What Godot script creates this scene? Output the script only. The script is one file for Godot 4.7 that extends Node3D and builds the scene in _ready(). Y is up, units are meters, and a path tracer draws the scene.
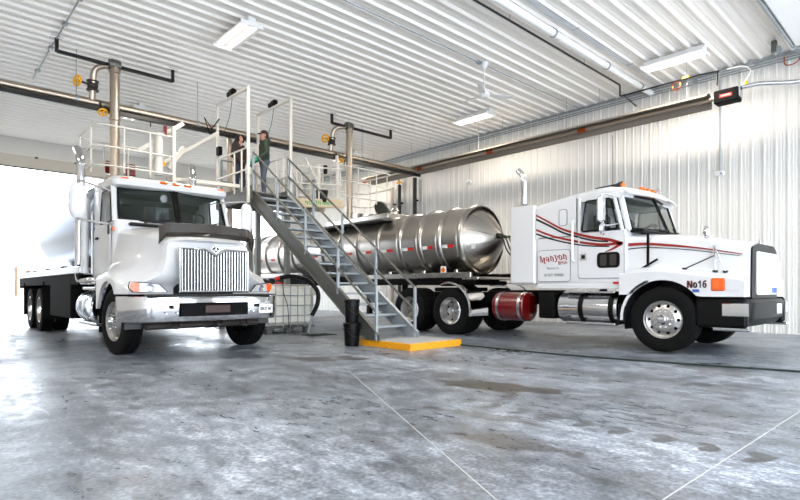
extends Node3D
# A truck bay: tank truck, tractor with tank trailer, loading platform. x runs to the ribbed side wall, z towards the viewer, metres.

# ---------------------------------------------------------------- shape collector
class Shape:
	var v := PackedVector3Array()
	var start := 0

	func tri(a: Vector3, b: Vector3, c: Vector3) -> void:
		v.append(a); v.append(b); v.append(c)

	func quad(a: Vector3, b: Vector3, c: Vector3, d: Vector3) -> void:
		tri(a, b, c); tri(a, c, d)

	func begin() -> void:
		start = v.size()

	# turn the faces added since begin() outwards (front faces run clockwise)
	func done() -> void:
		var mid := Vector3.ZERO
		for i in range(start, v.size()):
			mid += v[i]
		mid /= maxf(1.0, v.size() - start)
		var sum := 0.0
		for i in range(start, v.size(), 3):
			var a := v[i]; var b := v[i + 1]; var c := v[i + 2]
			sum += (b - a).cross(c - a).dot((a + b + c) / 3.0 - mid)
		if sum > 0.0:
			for i in range(start, v.size(), 3):
				var t := v[i + 1]; v[i + 1] = v[i + 2]; v[i + 2] = t

	func box(c: Vector3, s: Vector3, bevel := 0.0, basis := Basis()) -> Shape:
		begin()
		var h := s / 2.0
		var b := minf(bevel, minf(h.x, minf(h.y, h.z)) * 0.95)
		if b <= 0.0:
			var p := []
			for i in 8:
				p.append(c + basis * Vector3(h.x * (1 if i & 1 else -1), h.y * (1 if i & 2 else -1), h.z * (1 if i & 4 else -1)))
			quad(p[0], p[1], p[3], p[2]); quad(p[4], p[6], p[7], p[5]); quad(p[0], p[4], p[5], p[1])
			quad(p[2], p[3], p[7], p[6]); quad(p[0], p[2], p[6], p[4]); quad(p[1], p[5], p[7], p[3])
			done()
			return self
		var f := {}
		for sx in [-1, 1]:
			for sy in [-1, 1]:
				for sz in [-1, 1]:
					f[[sx, sy, sz, 0]] = c + basis * Vector3(sx * h.x, sy * (h.y - b), sz * (h.z - b))
					f[[sx, sy, sz, 1]] = c + basis * Vector3(sx * (h.x - b), sy * h.y, sz * (h.z - b))
					f[[sx, sy, sz, 2]] = c + basis * Vector3(sx * (h.x - b), sy * (h.y - b), sz * h.z)
		for q in [-1, 1]:
			_out(c, f[[q, -1, -1, 0]], f[[q, 1, -1, 0]], f[[q, 1, 1, 0]], f[[q, -1, 1, 0]])
			_out(c, f[[-1, q, -1, 1]], f[[1, q, -1, 1]], f[[1, q, 1, 1]], f[[-1, q, 1, 1]])
			_out(c, f[[-1, -1, q, 2]], f[[1, -1, q, 2]], f[[1, 1, q, 2]], f[[-1, 1, q, 2]])
			for r in [-1, 1]:
				_out(c, f[[q, r, -1, 0]], f[[q, r, 1, 0]], f[[q, r, 1, 1]], f[[q, r, -1, 1]])
				_out(c, f[[q, -1, r, 0]], f[[q, 1, r, 0]], f[[q, 1, r, 2]], f[[q, -1, r, 2]])
				_out(c, f[[-1, q, r, 1]], f[[1, q, r, 1]], f[[1, q, r, 2]], f[[-1, q, r, 2]])
				for w in [-1, 1]:
					_out3(c, f[[q, r, w, 0]], f[[q, r, w, 1]], f[[q, r, w, 2]])
		return self

	func _out(c: Vector3, p: Vector3, q: Vector3, r: Vector3, s: Vector3) -> void:
		if (q - p).cross(r - p).dot((p + q + r + s) / 4.0 - c) > 0.0:
			quad(s, r, q, p)
		else:
			quad(p, q, r, s)

	func _out3(c: Vector3, p: Vector3, q: Vector3, r: Vector3) -> void:
		if (q - p).cross(r - p).dot((p + q + r) / 3.0 - c) > 0.0:
			tri(r, q, p)
		else:
			tri(p, q, r)

	# a bar of rectangular section from a to b
	func bar(a: Vector3, b: Vector3, w: float, h: float, bevel := 0.0, up := Vector3.UP) -> Shape:
		var d := (b - a).normalized()
		if absf(d.dot(up)) > 0.99:
			up = Vector3.RIGHT
		var x := d.cross(up).normalized()
		return box((a + b) / 2.0, Vector3(w, h, a.distance_to(b)), bevel, Basis(x, x.cross(d).normalized(), d))

	# round pipe along points; bends are rounded by fillet
	func tube(pts: Array, r: float, sides := 10, fillet := 0.0, r_end := -1.0, closed := false) -> Shape:
		begin()
		var p := _filleted(pts, fillet) if fillet > 0.0 else pts
		var n := p.size()
		var last := Vector3.ZERO
		var rings := []
		for i in n:
			var d: Vector3
			if closed:
				d = (p[(i + 1) % n] - p[(i + n - 1) % n]).normalized()
			else:
				var d0: Vector3 = (p[i] - p[i - 1]).normalized() if i > 0 else Vector3.ZERO
				var d1: Vector3 = (p[i + 1] - p[i]).normalized() if i < n - 1 else Vector3.ZERO
				d = (d0 + d1).normalized()
			if last == Vector3.ZERO:
				last = d.cross(Vector3.UP if absf(d.y) < 0.9 else Vector3.RIGHT).normalized()
			last = (last - d * last.dot(d)).normalized()
			var e := d.cross(last)
			var rr := r if r_end < 0.0 else lerpf(r, r_end, float(i) / (n - 1))
			var ring := []
			for k in sides:
				var t := TAU * k / sides
				ring.append(p[i] + (last * cos(t) + e * sin(t)) * rr)
			rings.append(ring)
		for i in (n if closed else n - 1):
			var A: Array = rings[i]; var B: Array = rings[(i + 1) % n]
			for k in sides:
				var k2 := (k + 1) % sides
				quad(A[k], B[k], B[k2], A[k2])
		if not closed:
			for k in range(1, sides - 1):
				tri(rings[0][0], rings[0][k], rings[0][k + 1])
				tri(rings[n - 1][0], rings[n - 1][k + 1], rings[n - 1][k])
		done()
		return self

	func _filleted(pts: Array, fillet: float) -> Array:
		var o := [pts[0]]
		for i in range(1, pts.size() - 1):
			var a: Vector3 = pts[i - 1]; var b: Vector3 = pts[i]; var c: Vector3 = pts[i + 1]
			var f := minf(fillet, minf(a.distance_to(b), b.distance_to(c)) * 0.49)
			var s := b + (a - b).normalized() * f; var e := b + (c - b).normalized() * f
			for k in 6:
				var t := k / 5.0
				o.append(s.lerp(b, t).lerp(b.lerp(e, t), t))
		o.append(pts[-1])
		return o

	# solid of revolution: profile of (radius, along); axis through c
	func lathe(prof: Array, c: Vector3, axis: Vector3, segs := 24, closed := false) -> Shape:
		begin()
		var a := axis.normalized()
		var e := a.cross(Vector3.UP if absf(a.y) < 0.9 else Vector3.RIGHT).normalized()
		var g := a.cross(e)
		var n := prof.size()
		for i in (n if closed else n - 1):
			var p: Vector2 = prof[i]; var q: Vector2 = prof[(i + 1) % n]
			for k in segs:
				var t := TAU * k / segs; var u := TAU * (k + 1) / segs
				var d0 := e * cos(t) + g * sin(t); var d1 := e * cos(u) + g * sin(u)
				var A := c + a * p.y + d0 * p.x; var B := c + a * q.y + d0 * q.x
				var C := c + a * q.y + d1 * q.x; var D := c + a * p.y + d1 * p.x
				if p.x > 1e-6:
					tri(A, C, D) if q.x > 1e-6 else tri(A, B, D)
				if q.x > 1e-6:
					tri(A, B, C)
		done()
		return self

	# skin over rings of equally many points
	func loft(rings: Array, ring_closed := true, caps := true) -> Shape:
		begin()
		var m: int = rings[0].size()
		for i in rings.size() - 1:
			var A: Array = rings[i]; var B: Array = rings[i + 1]
			for k in (m if ring_closed else m - 1):
				var k2 := (k + 1) % m
				quad(A[k], B[k], B[k2], A[k2])
		if caps:
			for w in [0, rings.size() - 1]:
				var R: Array = rings[w]
				var mid := Vector3.ZERO
				for q in R: mid += q
				mid /= m
				for k in m:
					if w == 0: tri(mid, R[k], R[(k + 1) % m])
					else: tri(mid, R[(k + 1) % m], R[k])
		done()
		return self

	# flat plate: outline of points lying in a plane, given thickness along n
	func plate(pts: Array, n: Vector3, thick: float) -> Shape:
		begin()
		n = n.normalized()
		var e: Vector3 = (pts[1] - pts[0]).normalized()
		e = (e - n * e.dot(n)).normalized()
		var g := n.cross(e)
		var flat := PackedVector2Array()
		for p in pts:
			flat.append(Vector2(e.dot(p), g.dot(p)))
		var idx := Geometry2D.triangulate_polygon(flat)
		var m := pts.size()
		var cw := Geometry2D.is_polygon_clockwise(flat)
		for i in range(0, idx.size(), 3):
			var a: Vector3 = pts[idx[i]]; var b: Vector3 = pts[idx[i + 1]]; var c: Vector3 = pts[idx[i + 2]]
			if (b - a).cross(c - a).dot(n) > 0.0:
				var t := b; b = c; c = t
			tri(a + n * thick, b + n * thick, c + n * thick)
			tri(a, c, b)
		for k in m:
			var a: Vector3 = pts[k]; var b: Vector3 = pts[(k + 1) % m]
			if cw:
				quad(a, a + n * thick, b + n * thick, b)
			else:
				quad(b, b + n * thick, a + n * thick, a)
		return self

	# open or closed ribbon with thickness, swept outline (x,y) along z0..z1 in a frame
	func extrude(outline: Array, at: Transform3D, length: float, closed := true) -> Shape:
		var r0 := []; var r1 := []
		for q in outline:
			r0.append(at * Vector3(q.x, q.y, 0)); r1.append(at * Vector3(q.x, q.y, length))
		if closed:
			return plate(r0, at.basis.z, length)
		return loft([r0, r1], false, false)

	func join(o: Shape, t := Transform3D()) -> Shape:
		for q in o.v: v.append(t * q)
		return self

	func mesh(crease := 38.0) -> ArrayMesh:
		var n := v.size()
		var fn := PackedVector3Array(); fn.resize(n / 3)
		var at := {}
		for i in n / 3:
			fn[i] = -(v[i * 3 + 1] - v[i * 3]).cross(v[i * 3 + 2] - v[i * 3])
		for i in n:
			var key := Vector3i((v[i] * 20000.0).round())
			if at.has(key): at[key].append(i / 3)
			else: at[key] = [i / 3]
		var normals := PackedVector3Array(); normals.resize(n)
		var lim := cos(deg_to_rad(crease))
		var un := PackedVector3Array(); un.resize(n / 3)
		for i in n / 3: un[i] = fn[i].normalized()
		for i in n:
			var sum := Vector3.ZERO
			var own := un[i / 3]
			for f in at[Vector3i((v[i] * 20000.0).round())]:
				if un[f].dot(own) > lim: sum += fn[f]
			normals[i] = sum.normalized() if sum.length_squared() > 1e-24 else (own if own != Vector3.ZERO else Vector3.UP)
		var arr := []; arr.resize(Mesh.ARRAY_MAX)
		arr[Mesh.ARRAY_VERTEX] = v
		arr[Mesh.ARRAY_NORMAL] = normals
		var m := ArrayMesh.new()
		m.add_surface_from_arrays(Mesh.PRIMITIVE_TRIANGLES, arr)
		return m

# ---------------------------------------------------------------- scene helpers
var M := {}
var taken := {}
const CEIL := 6.6
const WALL_X := 15.0
const FAR := -23.7
const NEAR := 2.6
const LEFT_X := -6.0

func P(x: float, h: float, u: float) -> Vector3:   # u: distance into the hall
	return Vector3(x, h, -u)

func numbered(called: String) -> String:
	var k: int = taken.get(called, 0)
	taken[called] = k + 1
	return called if k == 0 else "%s_%03d" % [called, k]

func obj(called: String, s: Shape, m: Material, parent: Node = self, crease := 38.0) -> MeshInstance3D:
	return inst(called, s.mesh(crease), m, parent)

func inst(called: String, mesh: Mesh, m: Material, parent: Node = self) -> MeshInstance3D:
	var o := MeshInstance3D.new()
	o.name = numbered(called) if parent == self else called
	o.mesh = mesh
	o.material_override = m
	parent.add_child(o, true)
	return o

func tag(o: Node, label: String, category: String, group := "") -> Node:
	o.set_meta("label", label); o.set_meta("category", category)
	if group: o.set_meta("group", group)
	return o

func thing(called: String, label: String, category: String, at := Vector3.ZERO, group := "") -> Node3D:
	var o := Node3D.new()
	o.name = numbered(called); add_child(o); o.position = at
	tag(o, label, category, group)
	return o

func sub(called: String, parent: Node, at := Vector3.ZERO) -> Node3D:
	var o := Node3D.new()
	o.name = called; parent.add_child(o, true); o.position = at
	return o

func setting(called: String, parent: Node = self) -> Node3D:
	var o := Node3D.new()
	o.name = called; parent.add_child(o, true); o.set_meta("kind", "structure")
	return o

func mat(called: String, c: Color, rough := 0.5, metal := 0.0, coat := 0.0) -> StandardMaterial3D:
	var m := StandardMaterial3D.new()
	m.resource_name = called; m.albedo_color = c; m.roughness = rough; m.metallic = metal
	if coat > 0.0:
		m.clearcoat_enabled = true; m.clearcoat = coat; m.clearcoat_roughness = 0.05
	M[called] = m
	return m

func grain(m: StandardMaterial3D, freq: float, lo: Color, hi: Color, scale: Vector3, seed_ := 1, world := false, octaves := 4) -> void:
	var n := FastNoiseLite.new(); n.noise_type = FastNoiseLite.TYPE_SIMPLEX_SMOOTH; n.frequency = freq; n.seed = seed_; n.fractal_octaves = octaves
	var t := NoiseTexture2D.new(); t.width = 512; t.height = 512; t.seamless = true; t.noise = n
	var g := Gradient.new(); g.set_color(0, lo); g.set_color(1, hi)
	t.color_ramp = g
	m.albedo_texture = t; m.uv1_triplanar = true; m.uv1_scale = scale; m.uv1_world_triplanar = world

func roughen(m: StandardMaterial3D, freq: float, lo: float, hi: float, seed_ := 5) -> void:
	var n := FastNoiseLite.new(); n.frequency = freq; n.seed = seed_; n.fractal_octaves = 4
	var t := NoiseTexture2D.new(); t.width = 512; t.height = 512; t.seamless = true; t.noise = n
	var g := Gradient.new(); g.set_color(0, Color(lo, lo, lo)); g.set_color(1, Color(hi, hi, hi))
	t.color_ramp = g
	m.roughness_texture = t; m.roughness = 1.0; m.uv1_triplanar = true

func relief(m: StandardMaterial3D, freq: float, depth: float, seed_ := 3) -> void:
	var n := FastNoiseLite.new(); n.frequency = freq; n.seed = seed_; n.fractal_octaves = 3
	var t := NoiseTexture2D.new(); t.width = 512; t.height = 512; t.seamless = true; t.noise = n
	m.heightmap_enabled = true; m.heightmap_texture = t; m.heightmap_scale = depth; m.uv1_triplanar = true

func lettering(called: String, text: String, size: float, at: Transform3D, m: Material, parent: Node, face := "Droid Serif", slant := 0.0, bold := true, width := 0.0) -> MeshInstance3D:
	var f := SystemFont.new(); f.font_names = PackedStringArray([face]); f.font_weight = 700 if bold else 400
	var fv := FontVariation.new(); fv.base_font = f
	fv.variation_transform = Transform2D(Vector2(1, 0), Vector2(slant, 1), Vector2.ZERO)
	var t := TextMesh.new(); t.text = text; t.font = fv; t.font_size = 64; t.depth = 0.003; t.pixel_size = size / 64.0
	var o := MeshInstance3D.new(); o.name = called; o.mesh = t; o.material_override = m
	parent.add_child(o, true)
	o.transform = at
	if width > 0.0:
		var w := t.get_aabb().size.x
		if w > 0.0: o.transform = at * Transform3D(Basis.from_scale(Vector3(width / w, 1, 1)))
	return o

func ring2(hx: float, hz: float, r: float, y: float, cz := 0.0, n := 4) -> Array:   # rounded rectangle lying flat
	var o := []
	for q in 4:
		var sx := 1 if q in [0, 3] else -1
		var sz := 1 if q < 2 else -1
		for k in n + 1:
			var t := (q + float(k) / n) * PI / 2
			o.append(Vector3(sx * (hx - r) + r * cos(t), y, cz + sz * (hz - r) + r * sin(t)))
	return o

func mirror_x(pts: Array) -> Array:
	var o := []
	for p in pts: o.append(Vector3(-p.x, p.y, p.z))
	return o

func circle(c: Vector3, n: Vector3, r: float, segs := 24) -> Array:
	var e := n.cross(Vector3.UP if absf(n.y) < 0.9 else Vector3.RIGHT).normalized()
	var g := n.cross(e)
	var o := []
	for k in segs:
		o.append(c + (e * cos(TAU * k / segs) + g * sin(TAU * k / segs)) * r)
	return o

func rounded(pts: Array, r: float, n := 4) -> Array:   # round the corners of a flat outline
	var o := []
	var m := pts.size()
	for i in m:
		var a: Vector3 = pts[(i + m - 1) % m]; var b: Vector3 = pts[i]; var c: Vector3 = pts[(i + 1) % m]
		var f := minf(r, minf(a.distance_to(b), b.distance_to(c)) * 0.45)
		var s := b + (a - b).normalized() * f; var e := b + (c - b).normalized() * f
		for k in n + 1:
			var t := float(k) / n
			o.append(s.lerp(b, t).lerp(b.lerp(e, t), t))
	return o

func inset(pts: Array, k: float) -> Array:
	var c := Vector3.ZERO
	for p in pts: c += p
	c /= pts.size()
	var o := []
	for p in pts: o.append(p + (c - p).normalized() * k)
	return o

# ---------------------------------------------------------------- materials
func materials() -> void:
	mat("white_paint", Color(0.83, 0.83, 0.835), 0.34, 0.0, 0.7)
	mat("white_sheet", Color(0.86, 0.85, 0.83), 0.4)
	mat("ceiling_sheet", Color(0.965, 0.95, 0.925), 0.28)
	mat("chrome", Color(0.84, 0.84, 0.85), 0.08, 1.0)
	mat("aluminium", Color(0.78, 0.79, 0.8), 0.25, 1.0)
	mat("stainless", Color(0.74, 0.72, 0.69), 0.24, 1.0)
	mat("stainless_tank", Color(0.7, 0.68, 0.655), 0.3, 1.0)
	mat("polished_tank", Color(0.5, 0.54, 0.6), 0.36, 1.0)
	mat("brushed_pipe", Color(0.72, 0.67, 0.61), 0.38, 1.0)
	mat("galvanised", Color(0.68, 0.7, 0.71), 0.45, 0.4)
	grain(M.galvanised, 0.03, Color(0.8, 0.82, 0.84), Color(1, 1, 1), Vector3(2, 2, 2), 4)
	mat("galvanised_dull", Color(0.5, 0.5, 0.48), 0.5, 0.7)
	grain(M.galvanised_dull, 0.03, Color(0.75, 0.75, 0.74), Color(1, 1, 1), Vector3(1.5, 1.5, 1.5), 9)
	mat("white_rail", Color(0.84, 0.82, 0.78), 0.4)
	mat("wheel_metal", Color(0.78, 0.77, 0.76), 0.28, 1.0)
	mat("lamp_silver", Color(0.86, 0.87, 0.88), 0.4, 0.4)
	mat("grille_dark", Color(0.07, 0.06, 0.065), 0.5)
	mat("rubber", Color(0.05, 0.05, 0.053), 0.8)
	M.rubber.metallic_specular = 0.3
	grain(M.rubber, 0.04, Color(0.75, 0.73, 0.7), Color(1, 1, 1), Vector3(1, 1, 1), 12)
	mat("black_paint", Color(0.06, 0.06, 0.065), 0.35)
	mat("black_plastic", Color(0.03, 0.03, 0.033), 0.35)
	M.black_plastic.metallic_specular = 0.3
	mat("frame_black", Color(0.035, 0.035, 0.038), 0.7)
	M.frame_black.metallic_specular = 0.25
	mat("grimy_steel", Color(0.22, 0.2, 0.185), 0.6, 0.3)
	mat("dark_interior", Color(0.07, 0.075, 0.07), 0.7)
	mat("seat_cloth", Color(0.2, 0.2, 0.19), 0.9)
	var g := mat("glass", Color(0.06, 0.14, 0.11, 0.3), 0.02)
	g.transparency = BaseMaterial3D.TRANSPARENCY_ALPHA; g.metallic_specular = 0.5
	var l := mat("clear_lens", Color(0.9, 0.92, 0.93, 0.04), 0.02)
	l.transparency = BaseMaterial3D.TRANSPARENCY_ALPHA
	mat("amber_lens", Color(0.9, 0.35, 0.04), 0.2, 0.0, 0.6)
	mat("orange_lens", Color(0.95, 0.42, 0.05), 0.2, 0.0, 0.6)
	mat("red_lens", Color(0.7, 0.05, 0.04), 0.25, 0.0, 0.5)
	mat("red_paint", Color(0.4, 0.03, 0.05), 0.25, 0.0, 0.8)
	mat("red_stripe", Color(0.55, 0.09, 0.08), 0.35)
	mat("black_stripe", Color(0.08, 0.08, 0.09), 0.35)
	mat("red_tape", Color(0.8, 0.1, 0.06), 0.4)
	mat("white_tape", Color(0.92, 0.92, 0.9), 0.4)
	mat("yellow_paint", Color(0.95, 0.66, 0.06), 0.5)
	grain(M.yellow_paint, 0.02, Color(0.86, 0.82, 0.75), Color(1, 1, 1), Vector3(2, 2, 2), 21)
	mat("concrete", Color(0.72, 0.72, 0.72), 0.7)
	grain(M.concrete, 0.02, Color(0.78, 0.78, 0.77), Color(1, 1, 1), Vector3(1.4, 1.4, 1.4), 22)
	mat("bug_shield", Color(0.2, 0.175, 0.155), 0.25, 0.0, 0.4)
	mat("plate_white", Color(0.9, 0.9, 0.88), 0.5)
	mat("dull_text", Color(0.3, 0.3, 0.33), 0.5)
	mat("grey_text", Color(0.45, 0.45, 0.52), 0.5)
	mat("poly_white", Color(0.9, 0.88, 0.83), 0.45)
	mat("beige_panel", Color(0.82, 0.74, 0.62), 0.5)
	mat("beige_door", Color(0.8, 0.77, 0.72), 0.5)
	mat("green_text", Color(0.2, 0.62, 0.28), 0.5)
	mat("green_grate", Color(0.14, 0.2, 0.13), 0.8)
	mat("green_hose", Color(0.1, 0.16, 0.13), 0.6)
	mat("valve_yellow", Color(0.96, 0.7, 0.04), 0.35)
	mat("grey_box", Color(0.5, 0.51, 0.5), 0.55)
	mat("snow_ground", Color(0.74, 0.72, 0.69), 0.9)
	grain(M.snow_ground, 0.02, Color(0.75, 0.74, 0.73), Color(1, 1, 1), Vector3(0.05, 0.05, 0.05), 31, true)
	mat("fresh_snow", Color(0.92, 0.92, 0.93), 0.9)
	mat("dry_field", Color(0.66, 0.57, 0.47), 0.95)
	grain(M.dry_field, 0.05, Color(0.75, 0.72, 0.7), Color(1, 1, 1), Vector3(0.03, 0.03, 0.03), 32, true)
	mat("conduit_grey", Color(0.78, 0.79, 0.8), 0.4, 0.3)
	mat("copper", Color(0.72, 0.36, 0.2), 0.35, 1.0)
	mat("fan_white", Color(0.9, 0.9, 0.9), 0.35)
	mat("heater_steel", Color(0.56, 0.53, 0.49), 0.45, 0.4)
	mat("white_pipe", Color(0.93, 0.93, 0.92), 0.35)
	var t := mat("lamp_tube", Color(1, 1, 1), 0.4)
	t.emission_enabled = true; t.emission = Color(1.0, 0.96, 0.9); t.emission_energy_multiplier = 1.1

# ---------------------------------------------------------------- camera, sky, light
func camera_and_light() -> void:
	var cam := Camera3D.new()
	cam.name = "camera"
	cam.projection = Camera3D.PROJECTION_FRUSTUM
	cam.near = 0.05; cam.far = 500.0
	cam.size = 0.05 * 500.0 / 528.0
	cam.frustum_offset = Vector2(0, 0.05 * 39.0 / 528.0)
	cam.position = Vector3(0, 1.05, 0)
	cam.rotation = Vector3(0, -atan2(490.0, 528.0), 0)
	add_child(cam)
	cam.current = true
	var e := Environment.new()
	e.background_mode = Environment.BG_SKY
	var sm := ProceduralSkyMaterial.new()
	sm.sky_top_color = Color(0.92, 0.96, 1.0); sm.sky_horizon_color = Color(0.72, 0.745, 0.78)
	sm.ground_bottom_color = Color(0.8, 0.8, 0.82); sm.ground_horizon_color = Color(0.72, 0.735, 0.75)
	sm.sky_energy_multiplier = 1.0
	var sky := Sky.new(); sky.sky_material = sm
	e.sky = sky
	e.background_energy_multiplier = SKY_POWER
	e.tonemap_mode = Environment.TONE_MAPPER_LINEAR
	e.tonemap_exposure = EXPOSURE
	e.sdfgi_enabled = true; e.ssao_enabled = true; e.ssil_enabled = true
	var w := WorldEnvironment.new(); w.name = "surroundings"; w.environment = e
	add_child(w)

const SKY_POWER := 5.9
const EXPOSURE := 1.7
const LAMP_POWER := 8.0

# ---------------------------------------------------------------- room
func floor_textures() -> Array:
	var w := 1280; var h := 1664          # 21 m by 27.3 m
	var a := FastNoiseLite.new(); a.seed = 11; a.frequency = 0.006; a.fractal_octaves = 5; a.fractal_gain = 0.55
	var b := FastNoiseLite.new(); b.seed = 12; b.frequency = 0.03; b.fractal_octaves = 5; b.fractal_gain = 0.6
	b.domain_warp_enabled = true; b.domain_warp_fractal_type = FastNoiseLite.DOMAIN_WARP_FRACTAL_NONE; b.domain_warp_amplitude = 40.0; b.domain_warp_frequency = 0.01
	var c := FastNoiseLite.new(); c.seed = 13; c.frequency = 0.012; c.fractal_octaves = 5; c.fractal_gain = 0.6
	c.domain_warp_enabled = true; c.domain_warp_fractal_type = FastNoiseLite.DOMAIN_WARP_FRACTAL_NONE; c.domain_warp_amplitude = 60.0; c.domain_warp_frequency = 0.006
	var A := a.get_image(w, h).get_data(); var B := b.get_image(w, h).get_data()
	var cw := c.get_image(w, h / 5); cw.resize(w, h, Image.INTERPOLATE_BILINEAR)     # drawn out along the way the trucks drive
	var C := cw.get_data()
	var fine := FastNoiseLite.new(); fine.seed = 14; fine.frequency = 0.11; fine.fractal_octaves = 4; fine.fractal_gain = 0.7
	var fw := fine.get_image(w, h / 2); fw.resize(w, h, Image.INTERPOLATE_BILINEAR)
	var D := fw.get_data()
	var col := PackedByteArray(); col.resize(w * h * 3)
	var rough := PackedByteArray(); rough.resize(w * h)
	for i in w * h:
		var p: float = A[i] / 255.0 - 0.5; var q: float = B[i] / 255.0 - 0.5; var r: float = C[i] / 255.0 - 0.5; var d: float = D[i] / 255.0 - 0.5
		var k := 0.63 + p * 0.18 + q * 0.3 + r * 0.32 + d * 0.46
		var pale := clampf(r * 1.6 + d * 1.2 + q * 0.6 - 0.25, 0.0, 1.0)     # dried dust and salt
		k += pale * 0.12
		var warm := d * 0.03 + pale * 0.02 - 0.004
		col[i * 3] = int(clampf(k * 0.985 + warm, 0.0, 1.0) * 255); col[i * 3 + 1] = int(clampf(k, 0.0, 1.0) * 255); col[i * 3 + 2] = int(clampf(k * 1.025 - warm, 0.0, 1.0) * 255)
		rough[i] = int(clampf(0.42 + r * 0.25 + d * 0.35 - p * 0.25 + pale * 0.2, 0.16, 0.85) * 255)
	# stains, tyre prints and wet patches seen on the slab: x, u, half size x, half size u, turn, strength, warmth
	var marks := STAINS
	for s in marks:
		var cx: float = (s[0] + 6.0) / 21.0 * w; var cy: float = (24.3 - s[1]) / 27.3 * h
		var rx: float = s[2] / 21.0 * w; var ry: float = s[3] / 27.3 * h
		var R := int(maxf(rx, ry) * 1.5) + 2
		var cs := cos(s[4]); var sn := sin(s[4])
		for y in range(maxi(0, int(cy) - R), mini(h, int(cy) + R)):
			for x in range(maxi(0, int(cx) - R), mini(w, int(cx) + R)):
				var dx := x - cx; var dy := y - cy
				var u := (dx * cs + dy * sn) / rx; var v := (-dx * sn + dy * cs) / ry
				var i := y * w + x
				var d := sqrt(u * u + v * v) + (B[i] / 255.0 - 0.5) * 1.0 + (D[i] / 255.0 - 0.5) * 0.7
				var m := clampf((1.1 - d) * 5.0, 0.0, 1.0)
				if m > 0.0:
					m *= s[5]
					var tone: Color = s[6]
					col[i * 3] = int(lerpf(col[i * 3], tone.r * 255, m)); col[i * 3 + 1] = int(lerpf(col[i * 3 + 1], tone.g * 255, m)); col[i * 3 + 2] = int(lerpf(col[i * 3 + 2], tone.b * 255, m))
					rough[i] = int(lerpf(rough[i], 70, m * 0.6))
	return [ImageTexture.create_from_image(Image.create_from_data(w, h, false, Image.FORMAT_RGB8, col)), ImageTexture.create_from_image(Image.create_from_data(w, h, false, Image.FORMAT_L8, rough))]

var STAINS := []

func stains() -> void:
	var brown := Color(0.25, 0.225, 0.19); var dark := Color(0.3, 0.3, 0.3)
	STAINS = [
		[4.6, 3.5, 0.26, 0.6, -0.3, 0.95, brown], [4.75, 3.05, 0.12, 0.3, -0.3, 0.6, brown],
		[3.0, 2.12, 0.14, 0.4, -0.3, 0.45, brown], [3.5, 2.7, 0.1, 0.5, -0.2, 0.3, brown],
		[4.4, 6.7, 0.3, 0.3, 0.3, 0.6, brown], [4.9, 6.4, 0.2, 0.3, 0.2, 0.5, brown],
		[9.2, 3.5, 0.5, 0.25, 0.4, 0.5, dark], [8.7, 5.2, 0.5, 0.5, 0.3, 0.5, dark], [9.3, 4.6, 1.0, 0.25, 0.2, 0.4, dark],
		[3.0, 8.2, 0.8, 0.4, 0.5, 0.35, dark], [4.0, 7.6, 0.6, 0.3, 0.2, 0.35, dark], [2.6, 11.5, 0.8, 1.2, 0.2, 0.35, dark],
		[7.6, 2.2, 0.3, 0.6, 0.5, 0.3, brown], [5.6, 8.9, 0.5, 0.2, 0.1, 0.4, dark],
	]
	# the row of chevrons a muddy tyre left
	for k in 9:
		var t := k / 8.0
		var x := lerpf(3.78, 3.84, t); var u := lerpf(3.2, 0.88, t)
		STAINS.append([x, u, 0.11, 0.045, 0.35, lerpf(0.45, 0.85, t), dark])
		STAINS.append([x + 0.1, u + 0.03, 0.05, 0.06, 0.5, lerpf(0.45, 0.8, t), dark])
	for k in 16:
		STAINS.append([lerpf(2.1, 3.2, k / 15.0), lerpf(4.3, 1.5, k / 15.0), 0.03, 0.02, 0.3, 0.45, dark])

func ribbed(count: int, pitch: float, length: float, rib_h: float) -> Shape:
	# sheet lying in x (across ribs) and z (along), ribs towards +y
	var o := []
	var w0 := pitch * (0.17 if pitch > 0.3 else 0.11); var w1 := pitch * 0.055
	for k in count:
		var x := k * pitch
		o.append(Vector2(x, 0))
		for f in [0.2, 0.43]:
			var c: float = x + pitch * f
			o.append(Vector2(c - 0.018, 0)); o.append(Vector2(c - 0.008, 0.007)); o.append(Vector2(c + 0.008, 0.007)); o.append(Vector2(c + 0.018, 0))
		var m := x + pitch * 0.82
		o.append(Vector2(m - w0, 0)); o.append(Vector2(m - w1, rib_h)); o.append(Vector2(m + w1, rib_h)); o.append(Vector2(m + w0, 0))
	o.append(Vector2(count * pitch, 0))
	o.append(Vector2(count * pitch, -0.012)); o.append(Vector2(0, -0.012))
	var s := Shape.new()
	s.extrude(o, Transform3D(), length)
	return s

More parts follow.
